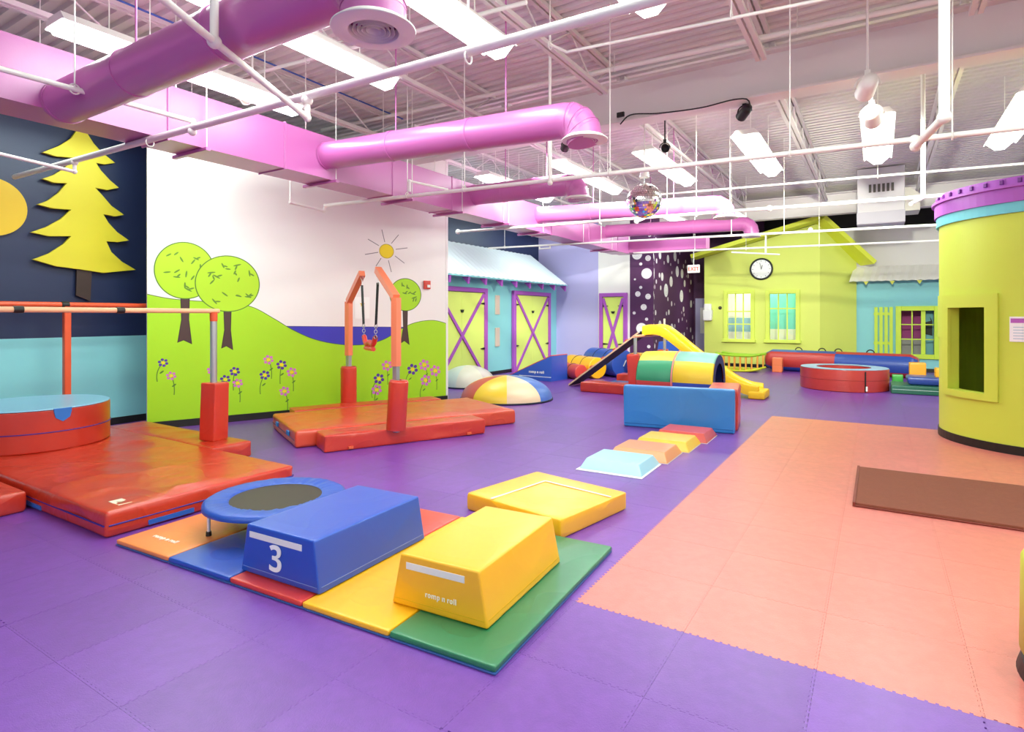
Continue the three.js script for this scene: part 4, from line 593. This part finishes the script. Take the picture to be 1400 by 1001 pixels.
// ---- parallel bars at left
const orangePaint = plain(0xe0542c, 0.35), peach = plain(0xf0b98c, 0.4);
const padPost = (t, x, z, y0, y1, w, lean = 0, mat = redV2, sides = 4) => { const g = softBox(w, y1 - y0, w, 0.02, { cell: 0.1, warp: 0.004, seed: 5 }); return part(t, 'post_pad', g, mat, [x, y0, z], [lean * 0.6, 0.25, lean]); };
{
  const u = -6.28, v = 3.77, t = thing('parallel_bars', 'parallel bars with wooden rails and padded red post at the navy wall', 'gym bars', u, 0, v), y = 1.615;
  padPost(t, 0, 0, 0.18, 0.82, 0.21, -0.02); part(t, 'post', rod(new THREE.Vector3(0, 0.1, 0), new THREE.Vector3(0.0, 1.56, 0), 0.036, 16), steel); part(t, 'post_cap', rod(new THREE.Vector3(0, 1.5, 0), new THREE.Vector3(0, 1.6, 0), 0.04, 16), orangePaint);
  part(t, 'rail', rod(new THREE.Vector3(0, y, -0.06), new THREE.Vector3(0, y, 3.6), 0.025, 16), peach); for (const z of [0.95, 1.75]) part(t, 'rail_collar', rod(new THREE.Vector3(0, y, z - 0.035), new THREE.Vector3(0, y, z + 0.035), 0.031, 16), black);
  part(t, 'post', rod(new THREE.Vector3(0, 0.0, 3.4), new THREE.Vector3(0, 1.6, 3.4), 0.036, 16), steel);
  const r = thing('parallel_bars', 'far red rail of the parallel bars along the navy wall', 'gym bars', -8.72, 0, 3.3); part(r, 'post', bevelG(0.075, 1.68, 0.075), orangePaint, [0, 0.84, 0]); part(r, 'post', bevelG(0.075, 1.68, 0.075), orangePaint, [0, 0.84, 3]); part(r, 'rail', rod(new THREE.Vector3(0, 1.7, -0.98), new THREE.Vector3(0, 1.7, 3.4), 0.034, 16), orangePaint); part(r, 'rail_cap', rod(new THREE.Vector3(0, 1.7, -1.0), new THREE.Vector3(0, 1.7, -0.97), 0.038, 16), black); part(r, 'rail_collar', rod(new THREE.Vector3(0, 1.7, -0.02), new THREE.Vector3(0, 1.7, 0.06), 0.042, 16), black);
}
// ---- swing frame with its mats
{
  const th = Math.atan2(2.78, 1.36), du = Math.cos(th), dv = Math.sin(th), N = (a, b) => [a * du + b * -dv, a * dv + b * du];    // a along, b across (to the wall)
  const O = [-5.78, 4.47], M = (a, b) => { const [x, y] = N(a, b); return [O[0] + x, O[1] + y]; };
  let p = M(1.53, 0.77); const t = thing('landing_mat', 'wide orange-red landing mat under the swing frame', 'gym mat', p[0], 0, p[1], th); part(t, 'body', softBox(3.06, 0.2, 1.5, 0.035, { warp: 0.012, freq: 2.4, seed: 14, cell: 0.045, max: 70, fold: 0.014 }), orV);
  part(t, 'blue_tab', bevelG(0.012, 0.05, 0.14), plain(0x2f86cf, 0.5), [-1.537, 0.12, 0.35]); part(t, 'blue_tab', bevelG(0.012, 0.05, 0.14), plain(0x2f86cf, 0.5), [-1.537, 0.12, -0.35]); part(t, 'piping', rod(new THREE.Vector3(-1.535, 0.09, -0.7), new THREE.Vector3(-1.535, 0.09, 0.7), 0.006, 6), plain(0x6a2a6a, 0.5)); part(t, 'maker_label', bevelG(0.16, 0.003, 0.06, 0.001), plain(0xf6ead8, 0.6), [1.35, 0.212, 0.6]);
  p = M(1.28, -0.2); const f = thing('base_mat', 'red padded base strip at the front post of the swing frame', 'gym mat', p[0], 0, p[1], th); part(f, 'body', softBox(2.1, 0.195, 0.38, 0.025, { warp: 0.014, freq: 6, seed: 25, cell: 0.045, max: 50, fold: 0.012 }), redV2); for (const x of [-0.75, 0.8]) part(f, 'strap_end', bevelG(0.06, 0.03, 0.03, 0.004), plain(0xe0603c, 0.5), [x, 0.03, 0.2]); part(f, 'blue_tab', bevelG(0.06, 0.03, 0.06, 0.004), plain(0x2f86cf, 0.5), [0.1 - 0.25, 0.21, -0.12]);
  p = M(1.45, 1.74); const bk = thing('base_mat', 'red padded base strip between the landing mat and the mural wall', 'gym mat', p[0], 0, p[1], th); part(bk, 'body', softBox(2.3, 0.21, 0.38, 0.025, { warp: 0.02, freq: 4, seed: 29, cell: 0.08 }), redV2);
  const P1 = [-4.95, 5.27], P2 = [-6.92, 6.32], ang = Math.atan2(P2[1] - P1[1], P2[0] - P1[0]);
  const fr = thing('swing_frame', 'orange swing frame of two bent posts with padded feet', 'swing frame', 0, 0, 0);
  for (const [q, s] of [[P1, 1], [P2, -1]]) {
    const lean = s * 0.03, g = lathe([[0.04, 0.6], [0.11, 0.6], [0.125, 0.57], [0.125, 0], [0.04, 0]], 8); const pd = part(fr, 'post_pad', metreUV(g), redV2, [q[0], 0.185, -q[1]], [0, 0.3, s > 0 ? -0.06 : 0]);
    const A = W(q[0], 0.15, q[1]), B = W(q[0], 1.0, q[1]), K = W(q[0], 1.78, q[1]), T = W(q[0] + Math.cos(ang) * 0.74 * s, 2.17, q[1] + Math.sin(ang) * 0.74 * s);
    part(fr, 'steel_post', bar(A, B, 0.06, 0.06), steel); part(fr, 'orange_post', bar(W(q[0], 0.95, q[1]), K, 0.085, 0.085), vinyl(0xf08058, 0.002)); part(fr, 'bent_arm', bar(K, T, 0.085, 0.085), vinyl(0xf08058, 0.002)); part(fr, 'arm_hook', new THREE.TorusGeometry(0.025, 0.005, 6, 16), steel, [T.x, T.y - 0.07, T.z]);
  }
  const T1 = W(P1[0] + Math.cos(ang) * 0.74, 2.08, P1[1] + Math.sin(ang) * 0.74), T2 = W(P2[0] - Math.cos(ang) * 0.74, 2.08, P2[1] - Math.sin(ang) * 0.74), mid = mix(T1, T2, 0.5);
  const sw = thing('trapeze_swing', 'red swing handle on two black straps under the swing frame', 'swing', mid.x, 1.2, -mid.z), S = (T, k) => T.clone().lerp(mid, k).sub(new THREE.Vector3(mid.x, 1.2, mid.z));
  for (const T of [T1, T2]) { const a = S(T, 0); a.y = 0.88; const b = S(T, 0.22); b.y = 0.24; const e = S(T, 0.28); e.y = 0.07; part(sw, 'rope', rod(a, new THREE.Vector3(a.x, 0.78, a.z), 0.006, 6), pipeWhite); part(sw, 'strap', bar(new THREE.Vector3(a.x, 0.8, a.z), b, 0.035, 0.012), black); for (let i = 0; i < 3; i++) { const c = mix(b, e, i / 2.4); part(sw, 'chain_link', new THREE.TorusGeometry(0.026, 0.006, 6, 16), steel, [c.x, c.y - 0.02, c.z], [0, i * 1.57, 0]); } }
  const a = S(T1, 0.28), b = S(T2, 0.28); a.y = b.y = 0.07; const cv = new THREE.CatmullRomCurve3([a, mix(a, b, 0.2).setY(-0.03), mix(a, b, 0.5).setY(-0.0), mix(a, b, 0.8).setY(-0.03), b]); part(sw, 'handle', new THREE.TubeGeometry(cv, 24, 0.035, 8), vinyl(0xe03a30, 0.002)); part(sw, 'lower_grip', rod(mix(a, b, 0.15).setY(-0.09), mix(a, b, 0.85).setY(-0.09), 0.03, 10), vinyl(0xe03a30, 0.002)); for (const k of [0.2, 0.5, 0.8]) part(sw, 'grip_web', rod(mix(a, b, k).setY(-0.09), mix(a, b, k).setY(0), 0.02, 8), vinyl(0xe03a30, 0.002));
}
// ---- air domes
function dome(label, u, v, R, h, cols, n0, y = 0) {
  const t = thing('foam_dome', label, 'play dome', u, y, v, n0); const n = cols.length;
  const pr = []; for (let i = 0; i <= 12; i++) { const a = i / 12 * Math.PI / 2; pr.push([R * Math.sin(a), h * Math.pow(Math.cos(a), 0.9)]); }
  cols.forEach((c, i) => { const g = new THREE.LatheGeometry(pr.map(([x, y_]) => new THREE.Vector2(x, y_)), 10, i / n * 2 * Math.PI, 2 * Math.PI / n); part(t, 'gore_panel', metreUV(g), new THREE.MeshPhysicalMaterial({ color: c, roughness: 0.4, side: THREE.DoubleSide, clearcoat: 0.25, clearcoatRoughness: 0.3 })); });
  part(t, 'base_ring', lathe([[R - 0.03, 0.0], [R + 0.01, 0], [R + 0.01, 0.03], [R - 0.03, 0.03]], 48), plain(0x1d2238, 0.6)); return t;
}
dome('rainbow panelled foam dome beside the mural wall end', -5.93, 9.3, 0.86, 0.44, [0xd8584a, 0xfbd43c, 0xf8d8b0, 0x4f78c8, 0x8fb0d8, 0x3c9a68, 0xe87a4a, 0xfbd43c], -1.0);
dome('pale patchwork foam dome in front of the barn door', -7.75, 10.55, 0.62, 0.46, [0xe6dcc8, 0xd8c8c0, 0xe6d6b0, 0xb8ccb4, 0xe0d4cc, 0xd8dcd0], 0.2);
// ---- wedge
{ const a = ground(697, 519), b = ground(753, 523), t = thing('wedge_mat', 'blue wedge mat with red slope in front of the barn door', 'gym mat', -6.56, 0, 12.25, -0.08), L = 1.25, H = 0.6, D = 0.72; const g = prism([[-L, 0], [0, 0], [0, H], [-L, 0.06]], D, 0.006); part(t, 'blue_body', g, vinyl(0x2552b8, 0.004), [0, 0.006, -D]); part(t, 'red_slope', bar(new THREE.Vector3(-L, 0.075, -D / 2), new THREE.Vector3(0.005, H + 0.018, -D / 2), D + 0.01, 0.02), vinyl(0xd8452e, 0.004)); part(t, 'white_piping', bar(new THREE.Vector3(-L * 0.75, 0.1, 0.008), new THREE.Vector3(0, 0.1, 0.008), 0.004, 0.014), plain(0xe8e8f0)); logo(t, 0.06, [-0.42, 0.2, 0.008], [0, 0, 0]); }
// ---- foam rolls
function roll(label, a, b, r, col, bands, mark) {
  const A = W(a[0], r, a[1]), B = W(b[0], r, b[1]), t = thing('foam_roll', label, 'foam roll', a[0], 0, a[1], Math.atan2(b[1] - a[1], b[0] - a[0])), L = A.distanceTo(B);
  const g = lathe([[0, 0], [r - 0.02, 0], [r, 0.02], [r, L - 0.02], [r - 0.02, L], [0, L]], 40); g.rotateZ(-Math.PI / 2); g.translate(0, r, 0); part(t, 'roll', g, vinyl(col, 0.003));
  for (let i = 1; i <= bands; i++) { const tor = new THREE.TorusGeometry(r + 0.002, 0.009, 6, 40); tor.rotateY(Math.PI / 2); part(t, 'strap', tor, black, [L * i / (bands + 1), r, 0]); }
  if (mark) part(t, 'end_tag', bevelG(0.004, r * 0.5, 0.03, 0.001), plain(0xf4f4f4), [-0.003, r * 1.05, 0.03], [0.5, 0, 0]); return t;
}
roll('red foam roll with black straps, smallest of the three', [-6.12, 12.98], [-7.05, 13.55], 0.185, 0xcf3a32, 2);
roll('yellow foam roll with black straps beside the red roll', [-5.88, 13.42], [-6.95, 14.1], 0.265, C.yellow, 2, 1);
roll('large blue foam roll with white end tag', [-5.42, 13.98], [-6.6, 14.75], 0.35, 0x2450b4, 2, 1);
// ---- slide unit
{
  const v0 = 11.2, v1 = 13.1, u = -4.1;
  const m1 = thing('base_mat', 'red padded base strip at the front post of the slide', 'gym mat', -4.05, 0, 11.17, 0); part(m1, 'body', softBox(2.3, 0.2, 0.4, 0.025, { warp: 0.012, freq: 5, seed: 41, cell: 0.08 }), redV2);
  const m2 = thing('base_mat', 'red padded base strip behind the slide', 'gym mat', -4.05, 0, 13.15, 0); part(m2, 'body', softBox(2.3, 0.2, 0.4, 0.025, { warp: 0.012, freq: 5, seed: 43, cell: 0.08 }), redV2);
  const m3 = thing('floor_mat', 'flat blue mat under the slide', 'gym mat', -4.2, 0, 12.16, 0); part(m3, 'body', softBox(2.0, 0.06, 1.4, 0.015), vinyl(0x2f7fc4, 0.006));
  const t = thing('slide_bar', 'padded red posts carrying the bar of the slide', 'gym bars', u, 0, v0); for (const z of [0, -(v1 - v0)]) { padPost(t, 0, z, 0.2, 0.8, 0.24, 0.06); part(t, 'post', rod(new THREE.Vector3(0, 0.15, z), new THREE.Vector3(0, 1.14, z), 0.034, 14), steel); }
  part(t, 'bar', rod(new THREE.Vector3(0, 1.15, 0.08), new THREE.Vector3(0, 1.15, -(v1 - v0) - 0.08), 0.03, 14), plain(0xe8a080, 0.4));
  const r = thing('climbing_ramp', 'dark carpeted climbing ramp leaning on the slide bar', 'ramp', 0, 0, 0), W0 = 0.6; const a = W(-5.8, 0.025, 11.95), b = W(-4.2, 1.2, 11.95); part(r, 'board', bar(a, b, W0, 0.035), paint(0x3a2030, 0.7)); part(r, 'edge_trim', bar(a.clone().add(new THREE.Vector3(0, 0.012, W0 / 2 + 0.006)), b.clone().add(new THREE.Vector3(0, 0.012, W0 / 2 + 0.006)), 0.012, 0.03), paint(0xd8b090, 0.5)); for (let i = 1; i < 6; i++) { const p = mix(a, b, i / 6); part(r, 'red_cleat', bevelG(0.06, 0.04, W0 * 0.9, 0.006), plain(0xd0452e, 0.5), [p.x - 0.02, p.y + 0.035, p.z], [0, 0, Math.atan2(1.215, 1.64)]); }
  const s = thing('yellow_slide', 'wavy yellow plastic slide running down to the purple floor', 'slide', 0, 0, 0), sp = [[-4.12, 1.27], [-3.95, 1.3], [-3.75, 1.28], [-3.5, 1.12], [-3.2, 0.88], [-2.9, 0.66], [-2.6, 0.47], [-2.35, 0.3], [-2.1, 0.2], [-1.88, 0.17]], cv = new THREE.CatmullRomCurve3(sp.map(([x, y]) => new THREE.Vector3(x, y, 0))).getPoints(48);
  const prof = [[-0.3, -0.12], [-0.3, 0.06], [-0.27, 0.085], [-0.235, 0.06], [-0.22, -0.03], [0.22, -0.03], [0.235, 0.06], [0.27, 0.085], [0.3, 0.06], [0.3, -0.12], [0.27, -0.12], [0.25, -0.06], [-0.25, -0.06], [-0.27, -0.12]], pos = [], idx = [], k = prof.length; cv.forEach((p) => prof.forEach(([z, y]) => pos.push(p.x, Math.max(0.002, p.y + y), -11.95 + z)));
  for (let i = 0; i < cv.length - 1; i++) for (let j = 0; j < k; j++) { const p = i * k + j, q = i * k + (j + 1) % k; idx.push(p, p + k, q, q, p + k, q + k); }
  const g = new THREE.BufferGeometry(); g.setAttribute('position', new THREE.Float32BufferAttribute(pos, 3)); g.setIndex(idx); g.computeVertexNormals(); part(s, 'chute', metreUV(g), new THREE.MeshPhysicalMaterial({ color: 0xf9c420, roughness: 0.35, side: THREE.DoubleSide, clearcoat: 0.3 })); part(s, 'end_foot', softBox(0.3, 0.16, 0.62, 0.04), plain(0xf9c420, 0.4), [-1.92, 0, -11.95]); part(s, 'bar_hook', bevelG(0.14, 0.05, 0.5, 0.01), black, [-4.12, 1.215, -11.95]);
  const st = thing('support_pole', 'thin cream pole standing behind the slide top', 'pole', -3.95, 0, 12.6); part(st, 'pole', new THREE.CylinderGeometry(0.022, 0.022, 1.5, 12), paint(0xe6d8c0, 0.5), [0, 0.75, 0]); part(st, 'foot', new THREE.CylinderGeometry(0.09, 0.1, 0.03, 20), paint(0xe6d8c0, 0.5), [0, 0.075, 0]);
  const w = thing('blue_wedge', 'blue wedge leaning behind the slide bar', 'gym mat', -4.05, 0, 14.5, 0); part(w, 'body', prism([[-0.7, 0], [0.75, 0], [-0.1, 0.95], [-0.55, 0.9]], 0.5, 0.01), vinyl(0x2450b4, 0.004), [0, 0.01, -0.25]);
  const y2 = thing('foam_cube', 'yellow and red foam cube behind the red slide post', 'foam block', -4.85, 0, 13.75, 0.1); part(y2, 'red_base', softBox(0.55, 0.3, 0.5, 0.015), vinyl(0xd23a26, 0.004)); part(y2, 'yellow_top', softBox(0.55, 0.35, 0.5, 0.015), vinyl(C.yellow, 0.004), [0, 0.3, 0]);
}
// ---- standing blue mat, red block, patchwork tunnel
{
  const a = [-3.05, 7.86], b = [-1.6, 8.08], th = Math.atan2(b[1] - a[1], b[0] - a[0]), cx = (a[0] + b[0]) / 2, cy = (a[1] + b[1]) / 2; const t = thing('standing_mat', 'sky blue mat standing on edge behind the coloured steps', 'gym mat', cx - Math.sin(th) * 0.09, 0, cy + Math.cos(th) * 0.09, th); part(t, 'body', softBox(1.48, 0.58, 0.16, 0.025, { warp: 0.006, freq: 3, seed: 51, cell: 0.08 }), vinyl(0x2a86cf, 0.012)); part(t, 'hem', bevelG(1.44, 0.012, 0.165, 0.004), plain(0x1d5fa8, 0.5), [0, 0.05, 0]);
  const r = thing('red_block', 'red vinyl block standing behind the end of the blue mat', 'foam block', -1.86, 0, 8.72, th); part(r, 'body', softBox(0.4, 0.56, 0.86, 0.03, { warp: 0.014, freq: 5, seed: 53, cell: 0.07 }), vinyl(0xd23a34, 0.02));
  const tn = thing('patchwork_tunnel', 'patchwork foam tunnel in yellow, green, red and blue behind the red block', 'play tunnel', -2.83, 0, 9.92, 0), R = 0.46, Ri = 0.3, L = 1.26, n = 8;
  const pal = [[0xd9473c, 0x2c57b0, 0x2f9a6a, 0xd9473c, 0x2c57b0, 0x2f9a6a, 0xf8cf2c, 0x2f9a6a], [0x3657b4, 0xd9473c, 0xf8cf2c, 0x3657b4, 0xd9473c, 0xf8cf2c, 0x86bfae, 0xf8cf2c]];
  for (const hf of [0, 1]) for (let i = 0; i < n; i++) { const a0 = i / n * 2 * Math.PI, g = new THREE.LatheGeometry([[Ri, 0], [R - 0.02, 0], [R + 0.0, 0.03], [R + 0.02, L / 4], [R + 0.02, L / 2], [Ri, L / 2]].map(([x, y]) => new THREE.Vector2(x, y)), 5, a0, 2 * Math.PI / n); if (hf) { g.scale(1, -1, 1); g.translate(0, L, 0); const ix = g.index.array; for (let q = 0; q < ix.length; q += 3) { const s_ = ix[q]; ix[q] = ix[q + 1]; ix[q + 1] = s_; } g.computeVertexNormals(); } g.rotateZ(-Math.PI / 2); g.translate(-L / 2, R + 0.02, 0); part(tn, 'patch', metreUV(g), new THREE.MeshPhysicalMaterial({ color: pal[hf][i], roughness: 0.42, side: THREE.DoubleSide, clearcoat: 0.25, clearcoatRoughness: 0.35 })); }
  const sm = new THREE.TorusGeometry(R + 0.02, 0.014, 6, 48); sm.rotateY(Math.PI / 2); part(tn, 'pink_seam', sm, plain(0xf08a80, 0.5), [-0.02, R + 0.02, 0]); const rg = lathe([[Ri - 0.01, 0], [Ri - 0.01, L - 0.04], [Ri + 0.0, L - 0.04], [Ri + 0.0, 0]], 32); rg.rotateZ(-Math.PI / 2); rg.translate(-L / 2 + 0.02, R + 0.02, 0); part(tn, 'dark_lining', rg, vinyl(0x141f52, 0.003)); for (const x of [-L / 2 - 0.004, L / 2 + 0.004]) { const eg = new THREE.RingGeometry(Ri, R - 0.02, 40); eg.rotateY(Math.PI / 2); part(tn, 'navy_end', eg, new THREE.MeshStandardMaterial({ color: 0x16245e, roughness: 0.5, side: THREE.DoubleSide }), [x, R + 0.02, 0]); }
}
// ---- colour steps
[[0xaadcee, 'pale blue', 5.73], [0xf29a5e, 'orange', 6.36], [0xfac81e, 'yellow', 6.98], [0xd4483e, 'red', 7.58]].forEach(([c, n, v], i) => {
  const t = thing('step_mat', n + ' step mat with sloping edges in the row leading to the standing blue mat', 'step mat', -2.26 + i * 0.055, 0, v, 0.02, 'row of coloured step mats'); part(t, 'body', softBox(0.66, 0.105, 0.6, 0.012, { inset: [0.055, 0.07], cell: 0.06 }), vinyl(c, 0.008), [0, 0.004, 0]); part(t, 'base_sheet', bevelG(i ? 0.66 : 0.69, 0.006, i ? 0.6 : 0.64, 0.001), plain(i ? 0xe8dcd4 : 0xf6f4f2, 0.6), [0, 0.004, i ? 0 : 0.03]);
});
// ---- brown board
{ const t = thing('carpet_board', 'flat brown carpeted board on the pink floor', 'board', 1.12, 0, 6.23, 0.0); part(t, 'board', softBox(2.56, 0.03, 1.36, 0.008), new THREE.MeshStandardMaterial({ color: 0x8d4a34, roughness: 0.85, bumpMap: rep(grainTex, 8), bumpScale: 0.003, map: rep(scuffTex, 4) }), [0, 0.004, 0]); part(t, 'edge_binding', bevelG(0.02, 0.036, 1.38, 0.004), paint(0x7a2c1c, 0.6), [-1.285, 0.02, 0]); part(t, 'edge_binding', bevelG(2.56, 0.012, 1.38, 0.004), paint(0x7a2c1c, 0.6), [0, 0.008, 0]); }
// ---- far equipment: ring pit, roller, blocks, rocker
{
  const t = thing('ring_pit', 'round red foam ring pit with pale blue rim on the purple floor', 'foam ring', -0.63, 0, 14.55), R = 0.84, r = 0.52, h = 0.46; part(t, 'outer_wall', lathe([[R - 0.05, 0], [R - 0.01, 0], [R, 0.02], [R, h - 0.02], [R - 0.02, h - 0.005]], 64), vinyl(0xae2f28, 0.01)); part(t, 'inner_wall', lathe([[r, h - 0.005], [r, 0]], 64), new THREE.MeshStandardMaterial({ color: 0xae2f28, roughness: 0.5, side: THREE.DoubleSide })); part(t, 'pale_rim', lathe([[r, h], [R - 0.01, h], [R - 0.01, h - 0.012], [r, h - 0.012], [r, h]], 64), plain(0x9db9d6, 0.45)); part(t, 'seam', new THREE.TorusGeometry(R + 0.001, 0.005, 6, 64), plain(0x8a241f, 0.5), [0, 0.24, 0], [Math.PI / 2, 0, 0]); part(t, 'black_strap', bevelG(0.03, h * 0.9, 0.01, 0.003), black, [0.42, h / 2 - 0.01, R * 0.87 + 0.005], [0, 0.5, 0]); part(t, 'white_tag', bevelG(0.035, 0.1, 0.006, 0.001), plain(0xf0eee8), [0.44, 0.08, R * 0.86 + 0.005], [0, 0.5, 0]);
}
{
  const a = [-2.72, 18.36], b = [0.86, 17.72], th = Math.atan2(b[1] - a[1], b[0] - a[0]), L = Math.hypot(b[0] - a[0], b[1] - a[1]), t = thing('long_roller', 'long inflatable roller in red and blue quarters before the play house', 'roller', a[0], 0, a[1], th), R = 0.3;
  for (const hf of [0, 1]) for (let i = 0; i < 4; i++) { const e = hf ? [[0, L], [R * 0.7, L], [R, L - 0.16], [R, L / 2]] : [[R, L / 2], [R, 0.16], [R * 0.7, 0], [0, 0]]; const g = new THREE.LatheGeometry(e.map(([x, y]) => new THREE.Vector2(x, y)), 10, i * Math.PI / 2 - 0.95, Math.PI / 2); g.rotateZ(-Math.PI / 2); g.translate(0, R, 0); const red = (i + hf) % 2 === 0; part(t, red ? 'red_quarter' : 'blue_quarter', metreUV(g), new THREE.MeshPhysicalMaterial({ color: red ? 0xc43a34 : 0x2c4fa8, roughness: 0.4, side: THREE.DoubleSide, clearcoat: 0.3, clearcoatRoughness: 0.3 })); }
  for (const x of [0.85, 1.45, 1.85, 2.6]) part(t, 'handle', new THREE.TorusGeometry(0.09, 0.014, 6, 16, Math.PI), black, [x, R * 2 - 0.02, 0.0]);
}
const cube = (label, u, v, w, h, d, c, y = 0, rot = 0, grp) => { const t = thing('foam_cube', label, 'foam block', u, y, v, rot, grp); part(t, 'body', softBox(w, h, d, 0.015, { cell: 0.2 }), vinyl(c, 0.004)); part(t, 'seam', bevelG(w + 0.004, 0.006, d + 0.004, 0.001), plain(new THREE.Color(c).multiplyScalar(0.7).getHex(), 0.5), [0, h * 0.5, 0]); return t; };
cube('small orange foam block at the left end of the roller', -2.36, 17.72, 0.26, 0.4, 0.24, 0xf07a44);
cube('small bright green foam block at the right end of the roller', 0.36, 15.05, 0.2, 0.3, 0.2, 0x32a83a);
{ const t = thing('stepped_mat', 'dark green low mat beside the ring pit', 'gym mat', 1.5, 0, 14.45); part(t, 'body', softBox(2.55, 0.17, 0.86, 0.02), vinyl(0x165f48, 0.006)); part(t, 'white_piping', bar(new THREE.Vector3(-1.25, 0.09, 0.434), new THREE.Vector3(1.25, 0.09, 0.434), 0.004, 0.008), plain(0xc8dcd4));
  const b = thing('boat_mat', 'navy blue rounded mat lying on the green mat', 'gym mat', 1.52, 0.17, 14.5); part(b, 'body', softBox(2.0, 0.17, 0.6, 0.06, { inset: [-0.04, -0.02] }), vinyl(0x263f94, 0.006));
  cube('yellow-orange tall foam block behind the blue mat', 0.72, 15.25, 0.3, 0.56, 0.3, 0xf9a81c); cube('yellow-orange foam block lying on the blue mat', 1.18, 14.45, 0.42, 0.18, 0.3, 0xfbb41c, 0.34); cube('dark teal foam block behind the yellow-orange blocks', 1.5, 15.5, 0.5, 0.5, 0.3, 0x1f5f7a); }
{
  const t = thing('rocker_boat', 'green and orange wooden rocking boat before the play house', 'rocker', -3.3, 0, 17.45, -0.1), L = 1.1; const top = new THREE.CatmullRomCurve3([[-0.6, 0.5], [-0.3, 0.46], [0.1, 0.45], [0.4, 0.46], [0.62, 0.5]].map(([x, y]) => new THREE.Vector3(x, y, 0))), bot = new THREE.CatmullRomCurve3([[-0.6, 0.1], [-0.3, 0.045], [0.05, 0.032], [0.4, 0.06], [0.62, 0.12]].map(([x, y]) => new THREE.Vector3(x, y, 0)));
  for (const z of [0.28, -0.28]) { const g = new THREE.TubeGeometry(top, 24, 0.035, 8); g.translate(0, 0, z); part(t, 'green_rail', g, plain(0x9cc81e, 0.5)); const g2 = new THREE.TubeGeometry(bot, 24, 0.032, 8); g2.translate(0, 0, z); part(t, 'rocker_runner', g2, plain(0xc8c81e, 0.5)); for (let i = 0; i < 8; i++) { const x = -0.54 + i * 0.155; part(t, 'orange_spindle', rod(new THREE.Vector3(x, 0.05 + x * x * 0.15, z), new THREE.Vector3(x, 0.46, z), 0.022, 8), plain(0xf0a03c, 0.5)); } }
  part(t, 'floor_board', boxG(0.9, 0.02, 0.56), plain(0xc8c81e, 0.5), [0, 0.085, 0]);
}

scene.traverse((o) => { if (o.isMesh) { o.castShadow = true; o.receiveShadow = true; } if (o.isLight) o.castShadow = o.isRectAreaLight ? false : true; });
renderer.render(scene, camera);
